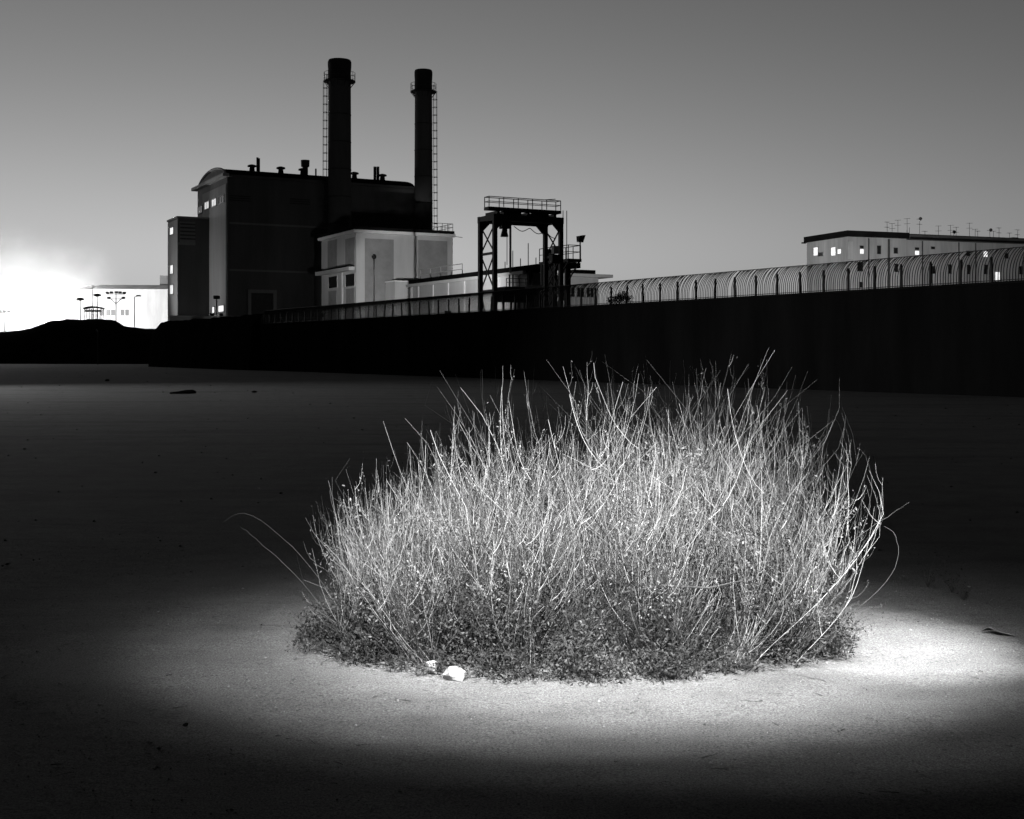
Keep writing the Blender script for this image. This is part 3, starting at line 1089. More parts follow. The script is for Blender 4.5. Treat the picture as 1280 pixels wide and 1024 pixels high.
SF = Frame(105, 203, 8.0)
sz0, sz1 = SF.z(400.3), SF.z(386.5)
sh = thing('arched_shelter', 'small shelter with curved roof standing on the black mound', 'shelter', SF.O, SF.th)
sw = SF.s(127)
pr = [(i / 10 * (sw + .3) - .15, sz1 + .22 * math.sin(PI * i / 10)) for i in range(11)]
mb = MB()
nn = len(pr)
vs = [(x, -.1, z) for x, z in pr] + [(x, 1.9, z) for x, z in pr] + [(x, -.1, z + .28) for x, z in pr] + [(x, 1.9, z + .28) for x, z in pr]
fs = []
for i in range(nn - 1):
    fs += [(i, i + 1, nn + i + 1, nn + i), (2 * nn + i, 3 * nn + i, 3 * nn + i + 1, 2 * nn + i + 1), (i, 2 * nn + i, 2 * nn + i + 1, i + 1), (nn + i, nn + i + 1, 3 * nn + i + 1, 3 * nn + i)]
fs += [(0, nn, 3 * nn, 2 * nn), (nn - 1, 3 * nn - 1, 4 * nn - 1, 2 * nn - 1)]
mb.add(vs, fs)
mb.build('roof', M['iron_grey'], sh)
for x in (.08, sw * .3, sw * .55, sw * .78, sw - .08):
    for y in (0, 1.8):
        MB().box(x - .05, x + .05, y - .05, y + .05, sz0 - 2.2, sz1 + .1).build('post', M['iron_grey'], sh)
MB().box(.1, sw - .1, 1.7, 1.78, sz0 - 1.5, sz0 + .25).build('back_panel', M['iron_grey'], sh)
MB().box(.1, sw - .1, 0.05, .10, sz1 - .45, sz1 - .12).build('sign_board', M['iron_grey'], sh)

# floodlight masts in the glow and the lit mist round them
GP = at(0, 380, 224)
for i_, (mpx, mpy, lab) in enumerate(((-70, 392, 'floodlight mast out beside the low end of the mound'), (6, 396, 'floodlight mast burning low in the middle of the glow'), (52, 398, 'floodlight mast hidden behind the crest of the mound'))):
    mp_ = at(mpx, mpy, 222 + 3 * i_)
    fm = thing('floodlight_mast', lab, 'floodlight', (mp_.x, mp_.y, 0), 0, 'floodlight masts in the glow')
    MB().tube([(0, 0, 0), (0, 0, 24 if i_ == 0 else mp_.z + .6)], [.2, .1], 10).build('pole', M['iron'], fm)
    MB().bar((-1.0, 0, mp_.z + .7), (1.0, 0, mp_.z + .7), .12).build('cross_arm', M['iron'], fm)
    for x in (-.8, 0, .8):
        hd = MB().box(x - .3, x + .3, -.25, .15, mp_.z + .78, mp_.z + 1.2).build('lamp_head', M['iron'], fm)
        MB().box(x - .26, x + .26, .152, .19, mp_.z + .82, mp_.z + 1.16).build('lamp_glass', M['lampglass'], hd)
    lamp_light('mast_light', 'SPOT', (mp_.x, mp_.y + .9, mp_.z + 1.0), 1600, (mp_.x + 20, mp_.y + 24, mp_.z + 3), 160, .35, .8)
    if i_ == 0:
        lamp_light('mast_light', 'POINT', (mp_.x, mp_.y - .9, 24), 600, size=.5)

mv = bpy.data.materials.new('lit_mist')
mv.use_nodes = True
n, l = mv.node_tree.nodes, mv.node_tree.links
n.remove(n['Principled BSDF'])
vol = n.new('ShaderNodeVolumePrincipled')
vol.inputs['Color'].default_value = (.95, .95, .95, 1)
tc = n.new('ShaderNodeTexCoord')
ln = n.new('ShaderNodeVectorMath')
ln.operation = 'LENGTH'
l.new(tc.outputs['Object'], ln.inputs[0])
nz = n.new('ShaderNodeTexNoise')
nz.inputs['Scale'].default_value = 2.6
nz.inputs['Detail'].default_value = 4
l.new(tc.outputs['Object'], nz.inputs['Vector'])
ad = n.new('ShaderNodeMath')
ad.operation = 'MULTIPLY_ADD'
ad.inputs[1].default_value = 0.9
l.new(nz.outputs['Fac'], ad.inputs[0])
l.new(ln.outputs['Value'], ad.inputs[2])
mr = n.new('ShaderNodeMapRange')
mr.interpolation_type = 'SMOOTHSTEP'
mr.inputs['From Min'].default_value = 0.3
mr.inputs['From Max'].default_value = 1.35
mr.inputs['To Min'].default_value = 0.016
mr.inputs['To Max'].default_value = 0.0
l.new(ad.outputs[0], mr.inputs['Value'])
l.new(mr.outputs[0], vol.inputs['Density'])
l.new(vol.outputs[0], n['Material Output'].inputs['Volume'])
mb = MB()
mb.lathe([(max(.001, math.sin(PI * i / 12)), -math.cos(PI * i / 12)) for i in range(13)], 24)
mist = mb.build('mist', mv)
mist.location = (GP.x - 2, GP.y + 6, GP.z - 5.0)
mist.scale = (30, 24, 24)
mist['kind'] = 'stuff'
mist['label'] = 'bright floodlit mist glowing over the mound'

# ------------------------------------------------------------------ long block behind the fence, with lit windows and aerials
QF = Frame(1060, 200, 20.0)
q_t, qs1, qs2 = QF.t(1008.5), QF.s(1133), QF.s(1345)
qz = QF.z(295.8)
qb = thing('apartment_block', 'pale block with lit windows and dark flat roofs behind the fence', 'building', QF.O, QF.th)
MB().box(0, qs1, 0, q_t, 0, qz).build('wall', M['block'], qb)
MB().box(-.35, qs1 + .3, -.35, q_t + .4, qz + .002, QF.z(288.3)).build('roof', M['roof'], qb)
MB().box(-.5, .2, q_t + .41, q_t + .9, qz - .1, qz + .1).build('eave_end', M['roof'], qb)
qz2 = QF.z(299.5, qs1)
MB().box(qs1 + .002, qs2, .6, q_t, 0, qz2).build('wing_wall', M['block'], qb)
rw = MB().box(qs1 + .31, qs2 + .3, -.5, q_t, qz2 + .002, QF.z(293.5, qs1)).build('wing_roof', M['hallside'], qb)
MB().box(qs1 + .32, qs2 + .3, -.75, -.502, qz2 + .05, qz2 + .35).build('gutter', M['roof'], rw)
MB().box(qs1 + .32, qs2 + .3, -.6, q_t, QF.z(293.5, qs1) + .002, QF.z(292.6, qs1)).build('roof_felt', M['roof'], rw)
for px in (1020, 1042, 1049.5):
    t = QF.t(px)
    window(qb, 'window', 't', (t, QF.z(314.5, 0, t)), 1.25 if px != 1049.5 else 1.0, 1.35 if px != 1049.5 else .75, 0, M['lit'], M['cornice'], bar=False, lbl='lit window on the short side of the block')
t = QF.t(1026)
window(qb, 'window', 't', (t, QF.z(318, 0, t)), 1.4, .6, 0, M['glass'], M['cornice'], bar=False)
for px, py, w, h, lit, wing in ((1077, 314.5, .75, .75, 1, 0), (1077, 309, .75, .45, 0, 0), (1098.5, 312.5, .75, 1.35, 0, 0), (1119.5, 313.5, .8, .95, 0, 0),
                                (1146, 316.2, .85, .65, 1, 1), (1146, 311, .85, .4, 0, 1), (1166, 310, .8, .4, 0, 1), (1231.5, 317.5, .85, 1.0, 1, 1), (1210, 317, .8, .9, 0, 1), (1258, 320, .8, .9, 0, 1),
                                (1246, 345.5, 1.15, 1.45, 1, 1), (1075, 333.5, 1.1, 1.5, 0, 0), (1120, 335, .75, 1.35, 0, 0), (1166, 337.5, .9, 1.25, 0, 1),
                                (1187, 336.5, .75, 1.55, 0, 1), (1210.5, 337, .75, 1.6, 0, 1), (1232, 337, .75, 1.6, 0, 1), (1076, 356, .75, .9, 0, 0), (1276, 338, .8, 1.4, 0, 1)):
    s_ = QF.s(px)
    off = .6 if wing else 0
    s_ = QF.s(px, off)
    window(qb, 'window', 's', (s_, QF.z(py, s_, off)), w, h, off, M['lit'] if lit else M['glass'], M['cornice'], bar=False, lbl='lit window of the block' if lit else None)
for px, off in ((1085.5, 0), (1110.5, 0), (1152.5, .6), (1198, .6), (1219, .6)):
    s_ = QF.s(px, off)
    MB().tube([(s_, off - .12, 3), (s_, off - .12, qz - .2 if off == 0 else qz2 - .1)], .11 if px != 1110.5 else .2, 6).build('downpipe', M['iron_grey'], qb)
sx = QF.s(1062)
MB().box(.0, .9, -.08, -.002, QF.z(324, sx), QF.z(302, sx)).build('corner_render', M['frame'], qb)
for i, (px, hgt, cls) in enumerate(((1109, 2.0, 1), (1119, 1.9, 1), (1130, 2.6, 1), (1134, 2.9, 1), (1138, 1.0, 0), (1144.5, 1.6, 0), (1149.5, 2.9, 2), (1160, 1.0, 1), (1181, 2.1, 1), (1188.5, 2.1, 1), (1196, 1.0, 2), (1203, 2.0, 1),
                                    (1212, 2.6, 1), (1223, 1.7, 1), (1230.5, 1.5, 1), (1237.5, 1.5, 2), (1246, 1.5, 1), (1257, 2.2, 1), (1262, 1.2, 1), (1276, 1.9, 1))):
    wing = px > 1133
    s_ = QF.s(px, 2.5)
    z0 = QF.z(292.6, qs1) if wing else QF.z(288.3)
    p = QF.P(s_, 2.5 + (i % 3) * .8)
    same = cls == 1 and 1.0 < hgt < 2.5
    lab = {1: 'thin television aerial on the dark roof edge of the block', 0: 'bare short pole on the roof of the block', 2: 'aerial with a small dish on the roof of the block'}[cls]
    ORD = ('first', 'second', 'third', 'fourth', 'fifth', 'sixth', 'seventh', 'eighth', 'ninth', 'tenth', 'eleventh', 'twelfth', 'thirteenth', 'fourteenth', 'fifteenth', 'sixteenth', 'seventeenth')
    what = ('bare pole', 'tall aerial' if hgt >= 2.5 else 'short aerial' if hgt < 1.6 else 'television aerial', 'aerial with a small dish')[cls]
    lab = what + (', ' + ORD[i - 4] + ' mast past the step in the roof of the block' if i > 3 else ', ' + ORD[i] + ' mast on the higher roof of the block')
    a = thing('television_aerial', lab, 'aerial', (p.x, p.y, z0), random.uniform(-.6, .6), 'aerials on the roof of the block')
    MB().tube([(0, 0, 0), (random.gauss(0, .04), 0, hgt)], .035, 5).build('mast', M['iron_grey'], a)
    if cls:
        for z_ in ((hgt - .05, hgt - .9) if hgt > 1.8 else (hgt - .05,)):
            mb = MB()
            mb.bar((-.5, 0, z_), (.5, 0, z_), .04)
            for x in (-.45, -.2, .05, .3):
                mb.bar((x, -.3, z_), (x, .3, z_), .03)
            mb.build('antenna_elements', M['iron_grey'], a)
    if cls == 2:
        MB().lathe([(.03, hgt - .3), (.24, hgt - .12), (.3, hgt + .1), (.12, hgt + .3)], 10, (.1, -.1)).build('dish', M['iron_grey'], a, smooth=True)
s_ = QF.s(1267, 3)
p = QF.P(s_, 3)
MB().box(-.6, .6, -.5, .5, 0, .45).build('roof_box', M['roof'], qb).location = (s_, 3, QF.z(292.6, qs1) + .002)

c = QF.P(0, 0)
def added_block_lamp(px, Y, zh, aim, power, spot, label):  # unseen lamp added to brighten the block's walls
    return added_lamp(px, Y, zh, aim, power, spot, label, 1.0)
a_ = QF.P(4, 0)
added_block_lamp(1078, 160, 8, (a_.x, a_.y, 16), 250, 80, 'added unseen floodlight behind the wall facing the corner of the block')
a_ = QF.P(20, 0)
added_block_lamp(1200, 165, 8, (a_.x, a_.y, 15), 330, 95, 'added unseen floodlight behind the wall facing the wing of the block')
# ------------------------------------------------------------------ the shrub
SC = np.array([0.36, 6.95])          # middle of the clump on the ground
RX, RY = 1.38, 0.86


ENV_X = np.array([-1.30, -1.14, -1.07, -.85, -.71, -.53, -.13, .22, .53, .98, 1.45, 1.62, 1.78, 1.91, 2.02, 2.10])
ENV_Z = np.array([.15, .30, .58, .77, .90, 1.06, 1.44, 1.53, 1.46, 1.53, 1.38, 1.16, .97, .80, .58, .35])


def envelope(x):
    """height of the clump over the ground at lateral position x"""
    return np.interp(x, ENV_X, ENV_Z)


rc = np.random.default_rng(5)
NC = 80
CROWN = np.zeros((NC, 4))            # the clump is many crowns, each a fan of stems
ca, cr_ = rc.random(NC) * 2 * PI, np.sqrt(rc.random(NC)) * 0.93
CROWN[:, 0], CROWN[:, 1] = np.cos(ca) * cr_, np.sin(ca) * cr_
CROWN[:, 2] = 0.62 + 0.44 * rc.random(NC)
CROWN[:, 3] = rc.normal(0, 0.10, NC)


def stem_paths(n, seed, hscale, lean_out, nseg=9, back=0.5, x_range=None, wob=0.05, hmin=0.45, fan=0.22, y_min=None, y_max=None):
    r = np.random.default_rng(seed)
    ok = np.arange(NC)
    if x_range:
        ok = ok[(CROWN[:, 0] > x_range[0]) & (CROWN[:, 0] < x_range[1])]
    if y_min is not None:
        ok = ok[CROWN[ok, 1] > y_min]
    if y_max is not None:
        ok = ok[CROWN[ok, 1] < y_max]
    c = CROWN[ok[r.integers(0, len(ok), n)]]
    bx = c[:, 0] + r.normal(0, .035, n)
    by = c[:, 1] + r.normal(0, .05, n)
    x = SC[0] + bx * RX
    y = SC[1] + by * RY
    lx = bx * np.abs(bx) ** 0.5 * lean_out + r.normal(0, fan, n) + c[:, 3]
    lx = np.clip(lx, -.62, .70)
    ly = by * 0.35 * lean_out + r.normal(0, fan, n)
    H = envelope(x + lx * 0.5) * hscale * c[:, 2] * (hmin + (1.04 - hmin) * r.random(n) ** 0.8)
    H = np.maximum(H, 0.18)
    q = np.linspace(0, 1, nseg + 1)
    bk = (back + r.normal(0, .22, n))[:, None]
    bend = q[None, :] - bk * q[None, :] ** 2.2      # lean first, then straighten up or bend back
    P = np.zeros((n, nseg + 1, 3))
    P[:, :, 0] = x[:, None] + (lx * H * 1.35)[:, None] * bend
    P[:, :, 1] = y[:, None] + (ly * H * 1.2)[:, None] * bend
    P[:, :, 2] = H[:, None] * (q[None, :] ** 0.96)
    wv = np.cumsum(r.normal(0, wob, (n, nseg + 1, 2)), axis=1) * 0.6
    cv = r.normal(0, 0.24, (n, 1, 2)) * (q[None, :, None] ** 2.5) * H[:, None, None]
    P[:, :, :2] += (wv * q[None, :, None] * H[:, None, None] * 0.6) + cv
    # no stem strays far out of the clump
    lim_hi = np.interp(P[:, :, 2], [0, .4, .8, 1.2, 1.6], [1.88, 1.95, 1.82, 1.62, 1.45])
    lim_lo = np.interp(P[:, :, 2], [0, .4, .8, 1.2, 1.6], [-1.1, -1.16, -.98, -.55, -.2])
    P[:, :, 0] = np.where(P[:, :, 0] > lim_hi, lim_hi + (P[:, :, 0] - lim_hi) / (1 + 5 * np.abs(P[:, :, 0] - lim_hi)), P[:, :, 0])
    P[:, :, 0] = np.where(P[:, :, 0] < lim_lo, lim_lo + (P[:, :, 0] - lim_lo) / (1 + 5 * np.abs(P[:, :, 0] - lim_lo)), P[:, :, 0])
    P[:, 0, 2] = -0.01
    return P


def tubes(P, r0, r1, sides=3):
    """P: (n, k, 3) polylines -> vertices, quads"""
    n, k, _ = P.shape
    d = np.gradient(P, axis=1)
    d /= np.linalg.norm(d, axis=2)[..., None] + 1e-9
    ref = np.array([0.31, 0.95, 0.05])
    x = np.cross(d, ref)
    x /= np.linalg.norm(x, axis=2)[..., None] + 1e-9
    y = np.cross(d, x)
    q = np.linspace(0, 1, k)[None, :]
    rad = (np.asarray(r0)[:, None] * (1 - q) + np.asarray(r1)[:, None] * q)
    V = []
    for s_ in range(sides):
        a = 2 * PI * s_ / sides
        V.append(P + (x * math.cos(a) + y * math.sin(a)) * rad[..., None])
    V = np.stack(V, 2).reshape(-1, 3)
    i, j, s_ = np.meshgrid(np.arange(n), np.arange(k - 1), np.arange(sides), indexing='ij')
    b = (i * k + j) * sides
    s2 = (s_ + 1) % sides
    Q = np.stack([b + s_, b + s2, b + sides + s2, b + sides + s_], -1).reshape(-1, 4)
    return V, Q


def twigs_on(P, per, lo, hi, length, seed, up=0.6):
    """side shoots that leave the stems between lo and hi of their length"""
    r = np.random.default_rng(seed)
    n, k, _ = P.shape
    idx = np.repeat(np.arange(n), per)
    q = r.uniform(lo, hi, len(idx)) * (k - 1)
    i0 = np.clip(q.astype(int), 0, k - 2)
    f = (q - i0)[:, None]
    base = P[idx, i0] * (1 - f) + P[idx, i0 + 1] * f
    dr = P[idx, i0 + 1] - P[idx, i0]
    dr /= np.linalg.norm(dr, axis=1)[:, None] + 1e-9
    side = r.normal(size=(len(idx), 3))
    side -= (side * dr).sum(1)[:, None] * dr
    side /= np.linalg.norm(side, axis=1)[:, None]
    L = (length * (0.35 + 0.9 * r.random(len(idx))))[:, None]
    t = np.linspace(0, 1, 4)[None, :, None]
    dirn = dr[:, None, :] * (0.55 + 0.45 * t) + side[:, None, :] * (0.75 - 0.35 * t)
    T = base[:, None, :] + dirn * L[:, None, :] * t
    T[:, :, 2] += up * (L * 0.35) * (t[..., 0] ** 2)
    T[:, :, 2] = np.maximum(T[:, :, 2], 0.01)
    return T


def branches_on(P, per, lo, hi, length, seed, nseg=6):
    """long side branches: they leave sideways, then sweep upward"""
    r = np.random.default_rng(seed)
    n, k, _ = P.shape
    idx = np.repeat(np.arange(n), per)
    q = r.uniform(lo, hi, len(idx)) * (k - 1)
    i0 = np.clip(q.astype(int), 0, k - 2)
    f = (q - i0)[:, None]
    base = P[idx, i0] * (1 - f) + P[idx, i0 + 1] * f
    a = r.random(len(idx)) * 2 * PI
    side = np.stack([np.cos(a), np.sin(a), np.zeros(len(idx))], -1)
    L = length * (0.4 + 0.9 * r.random(len(idx)))
    room = envelope(base[:, 0]) * 1.03 - base[:, 2]
    L = np.clip(np.minimum(L, room * 1.05), .05, None)[:, None, None]
    t = np.linspace(0, 1, nseg + 1)[None, :, None]
    out = (0.30 + 0.6 * r.random(len(idx)))[:, None, None]
    curl = 0.6 + 0.5 * r.random(len(idx))[:, None, None]
    B = base[:, None, :] + side[:, None, :] * out * L * (t - 0.42 * curl * t ** 2)
    B[:, :, 2] += (L * (0.25 * t + 0.75 * t ** 1.5))[:, :, 0]
    B[:, :, :2] += np.cumsum(r.normal(0, .006, (len(idx), nseg + 1, 2)), axis=1) * t
    return B


shrub = thing('broom_shrub', 'large round clump of pale upright stems with dark leaves around its foot', 'shrub', (0, 0, 0))

PA = stem_paths(720, 11, 0.98, 0.40, wob=.07)
PF = stem_paths(900, 16, 0.36, 0.7, hmin=.3, fan=.75, wob=.1, y_max=-.15, nseg=6)
PB = stem_paths(700, 12, 0.62, 0.5, hmin=.3, fan=.35, wob=.08)
PR = stem_paths(300, 13, 1.0, 1.15, x_range=(0.35, 0.99), back=0.68, fan=.14)      # strongly arching stems on one side
PL = stem_paths(200, 14, 1.0, 0.95, x_range=(-0.99, -0.45), back=0.42, fan=.16)
big = stem_paths(150, 15, 1.02, 0.40, wob=0.05, hmin=.6, y_min=-.45)
rs = np.random.default_rng(21)
BB = branches_on(big, 1, .3, .8, .5, 43, 8)

# the long stems that stand out are parts of their own
for Pset, ra, rb in ((big, .0014, .0029), (BB[:120], .0012, .0020)):
    for i in range(len(Pset)):
        V, Q = tubes(Pset[i:i + 1], [rs.uniform(ra, rb)], [.0010], 4)
        np_mesh('stem', V, Q, M['stem'], shrub, smooth=True)
# outliers: long arching stems that leave the clump
arch = [
    [(-.80, 6.6, 0), (-.95, 6.55, .32), (-1.10, 6.5, .54), (-1.24, 6.45, .68), (-1.34, 6.42, .76), (-1.42, 6.4, .78), (-1.48, 6.38, .73)],
    [(-.85, 6.55, 0), (-1.0, 6.5, .28), (-1.14, 6.45, .46), (-1.26, 6.42, .58), (-1.33, 6.4, .64), (-1.37, 6.4, .68), (-1.40, 6.4, .70)],
    [(1.6, 6.8, 0), (1.85, 6.8, .16), (2.02, 6.8, .30), (2.11, 6.8, .42), (2.13, 6.8, .54), (2.09, 6.8, .62), (2.04, 6.8, .65)],
    [(1.55, 6.8, 0), (1.75, 6.8, .30), (1.88, 6.8, .52), (1.96, 6.8, .72), (1.98, 6.8, .9), (1.95, 6.8, 1.02), (1.91, 6.8, 1.07)],
    [(1.5, 6.9, 0), (1.70, 6.9, .4), (1.82, 6.9, .7), (1.87, 6.9, .95), (1.86, 6.9, 1.12), (1.81, 6.9, 1.22), (1.78, 6.9, 1.25)],
    [(1.45, 6.8, .1), (1.62, 6.8, .35), (1.78, 6.8, .50), (1.92, 6.8, .61), (2.03, 6.8, .68), (2.12, 6.8, .74), (2.18, 6.8, .78)],
    [(-.02, 7.1, 0), (-.08, 7.1, .5), (-.14, 7.1, .95), (-.15, 7.1, 1.2), (-.17, 7.1, 1.32), (-.18, 7.1, 1.42), (-.18, 7.1, 1.5)],
    [(1.0, 7.1, 0), (1.02, 7.1, .5), (1.02, 7.1, 1.0), (1.0, 7.1, 1.25), (.99, 7.1, 1.45), (.985, 7.1, 1.52), (.98, 7.1, 1.56)],
]
for pts in arch:
    P = np.array(pts, dtype=float)
    tt_ = np.linspace(0, len(P) - 1, 19)
    P2 = np.stack([np.interp(tt_, np.arange(len(P)), P[:, c_]) for c_ in range(3)], -1)
    for _ in range(3):
        P2[1:-1] = (P2[:-2] + P2[1:-1] * 2 + P2[2:]) / 4
    P2[1:-1] += rs.normal(0, .0018, P2[1:-1].shape)
    V, Q = tubes(P2[None], [.0017], [.0008], 4)
    np_mesh('stem', V, Q, M['shadestem'], shrub, smooth=True)

rr = np.random.default_rng(31)


def joined(name, sets, mt, label):
    Vs, Qs, off = [], [], 0
    for P, a, b in sets:
        n_ = len(P)
        V, Q = tubes(P, rr.uniform(a, b, n_), np.full(n_, a * .55))
        Vs.append(V); Qs.append(Q + off); off += len(V)
    o = np_mesh(name, np.concatenate(Vs), np.concatenate(Qs), mt, shrub, smooth=True)
    o['kind'] = 'stuff'
    o['label'] = label


alls = np.concatenate([PA, PR, PL, big])
BR = branches_on(alls, 3, .18, .8, .42, 44)
BR = BR[rr.permutation(len(BR))]
T1_ = twigs_on(BR, 3, .15, .98, .09, 41)
T1_ = T1_[rr.permutation(len(T1_))]
T2_ = twigs_on(np.concatenate([PB, alls]), 6, .05, .55, .17, 42, up=.3)
h1, h2 = len(T1_) * 2 // 5, len(BR) // 2
joined('thin_stems', [(PA[:360], .0012, .0027), (PF[:140], .0010, .0018), (PR, .0012, .0024), (PL, .0012, .0024), (BR[:h2], .0012, .0020), (T1_[:h1], .0009, .0013)], M['stem'], 'dense thicket of thin pale stems and side shoots')
joined('shade_dark_stems', [(PA[360:], .0014, .003), (PF[140:], .0011, .002), (PB, .0014, .0028), (BR[h2:], .0012, .0020), (T1_[h1:], .0009, .0013), (T2_, .0011, .0015)], M['shadestem'], 'older stems and twigs coloured darker for the shade inside the clump')

# leaves: dark and dense low down, small pale ones on the upper shoots
r = np.random.default_rng(51)
low = T2_[T2_[:, -1, 2] < 0.75]
sel = low[r.integers(0, len(low), 62000)]
f = r.random((len(sel), 1))
p = sel[:, 1] * (1 - f) + sel[:, 3] * f + r.normal(0, .022, (len(sel), 3))
top = .56 + .20 * np.sin(p[:, 0] * 5.1 + 1.0) + .10 * np.sin(p[:, 0] * 11.3) + .08 * np.sin(p[:, 1] * 9)
keep = r.random(len(p)) < np.clip(1.5 - 1.2 * p[:, 2] / top, .10, 1)
p = p[keep]
p[:, 2] = np.maximum(p[:, 2], .008)
# clusters of leaves higher up
cl = BR[r.integers(0, len(BR), 900), r.integers(0, 5, 900)]
cl = cl[r.random(900) < np.clip(1.25 - cl[:, 2] + .25 * (cl[:, 0] > .6), 0, 1) * np.clip(cl[:, 2] / .35, .15, 1)]
pc_ = cl[r.integers(0, len(cl), 40000)] + r.normal(0, .036, (40000, 3)) * np.array([1, 1, 1.5])
Vm, Qm = leaves_at(pc_, .017, r, aspect=.4)
o = np_mesh('grey_leaves', Vm, Qm, M['midleaf'], shrub)
o['kind'] = 'stuff'
o['label'] = 'clusters of grey leaves on the side branches'
V, Q = leaves_at(p, .020, r, aspect=.45)
# lobes of dark foliage along the front foot
Vs, Qs, off = [V], [Q], len(V)
for i_ in range(44):
    a = r.uniform(PI * 0.98, PI * 2.02)
    k_ = r.uniform(.80, 1.04) if i_ % 4 else r.uniform(1.04, 1.13)
    c0 = np.array([SC[0] + math.cos(a) * RX * k_, SC[1] + math.sin(a) * RY * k_, 0])
    pxl = CX + (SC[0] + math.cos(a) * RX * k_) / (SC[1] + math.sin(a) * RY * k_) * F
    if 485 < pxl < 620 and k_ > .84:
        k_ = .82
        c0 = np.array([SC[0] + math.cos(a) * RX * k_, SC[1] + math.sin(a) * RY * k_, 0])
    hh_, ww_ = (r.uniform(.10, .28) if k_ > .97 else r.uniform(.22, .50)), r.uniform(.09, .19)
    n_ = int(5200 * hh_ * ww_ / .08 * .36)
    d = r.normal(size=(n_, 3))
    d /= np.linalg.norm(d, axis=1)[:, None]
    d *= (r.random(n_) ** .5)[:, None]
    p = c0 + d * np.array([ww_, ww_ * .8, hh_])
    p[:, 2] = np.abs(p[:, 2]) * .95 + .004
    V2, Q2 = leaves_at(p, .019, r, aspect=.42)
    V2[:, 2] = np.maximum(V2[:, 2], .004)
    Vs.append(V2); Qs.append(Q2 + off); off += len(V2)
o = np_mesh('foliage', np.concatenate(Vs), np.concatenate(Qs), M['leaf'], shrub)
o['kind'] = 'stuff'
o['label'] = 'dark small leaves massed around the foot'
sel = T1_[r.integers(0, len(T1_), 26000)]
f = r.random((len(sel), 1))
p = sel[:, 1] * (1 - f) + sel[:, 3] * f + r.normal(0, .006, (len(sel), 3))
V, Q = leaves_at(p, .011, r, dirs=(sel[:, 3] - sel[:, 1]) / .1, aspect=.4)
# a few leafier sprigs in the middle and on the right
cs = [(.98 + r.normal(0, .06), 6.55 + r.normal(0, .1), .55 + .5 * r.random()) for _ in range(22)] + [(1.25 + r.normal(0, .12), 6.42 + r.normal(0, .08), .50 + .2 * r.random()) for _ in range(16)] + [(-.25 + r.normal(0, .2), 6.5, .5 + .25 * r.random()) for _ in range(12)] + [(.75 + r.normal(0, .05), 6.6, .55 + .5 * r.random()) for _ in range(12)]
V2, Q2 = leaf_cloud(cs, .08, 4200, .017, 53)
o = np_mesh('dry_leaves', np.concatenate([V, V2]), np.concatenate([Q, Q2 + len(V)]), M['paleleaf'], shrub)
o['kind'] = 'stuff'
o['label'] = 'pale dry leaves on the upper shoots'

for i_ in range(60):
    a = r.uniform(PI * 0.95, PI * 2.05)
    k_ = r.uniform(.98, 1.10)
    c0 = np.array([SC[0] + math.cos(a) * RX * k_, SC[1] + math.sin(a) * RY * k_, 0])
    q = np.linspace(0, 1, 6)
    n_ = int(r.integers(3, 8))
    P = np.zeros((n_, 6, 3))
    d = r.normal(0, .8, (n_, 2)) + np.array([math.cos(a), math.sin(a)]) * .6
    hh_ = r.uniform(.05, .17) * (.5 + r.random(n_))
    P[:, :, :2] = c0[:2] + d[:, None, :] * (hh_[:, None] * q ** 1.2)[:, :, None]
    P[:, :, 2] = hh_[:, None] * np.sin(q * 1.7)
    V, Q = tubes(P, np.full(n_, .0014), np.full(n_, .0007))
    Vl, Ql = leaves_at(P[:, 1:].reshape(-1, 3).repeat(2, 0), .015, r)
    Vl[:, 2] = np.maximum(Vl[:, 2], .003)
    if i_ == 0:
        SV, SQ, LV, LQ = [V], [Q], [Vl], [Ql]
        so, lo_ = len(V), len(Vl)
    else:
        SV.append(V); SQ.append(Q + so); so += len(V)
        LV.append(Vl); LQ.append(Ql + lo_); lo_ += len(Vl)
o = np_mesh('sprig_stems', np.concatenate(SV), np.concatenate(SQ), M['shadestem'], shrub)
o['kind'] = 'stuff'
o = np_mesh('sprig_leaves', np.concatenate(LV), np.concatenate(LQ), M['leaf'], shrub)
o['kind'] = 'stuff'

# a dead dark branch low inside the clump
MB().tube([(.55, 6.2, .40), (.75, 6.18, .44), (.98, 6.17, .43), (1.15, 6.2, .46)], [.006, .007, .005, .003], 6).build('dead_branch', M['shadestem'], shrub, smooth=True)

# ------------------------------------------------------------------ ground litter, pebbles, stones, scraps
r = np.random.default_rng(61)
n_ = 5200
a = r.uniform(0, 2 * PI, n_)
k_ = 1.0 + r.normal(0, .055, n_)
p = np.stack([SC[0] + np.cos(a) * RX * k_, SC[1] + np.sin(a) * RY * k_, .004 + .012 * r.random(n_)], -1)
dirs = r.normal(size=(n_, 3)) * np.array([1, 1, .12])
V, Q = leaves_at(p, .034, r, dirs=dirs * 3, aspect=.25)
V[:, 2] = np.abs(V[:, 2]) + .003
o = np_mesh('leaf_litter', V, Q, M['litter'])
tag(o, 'dead leaves and twigs strewn along the foot of the shrub', 'litter', kind='stuff')

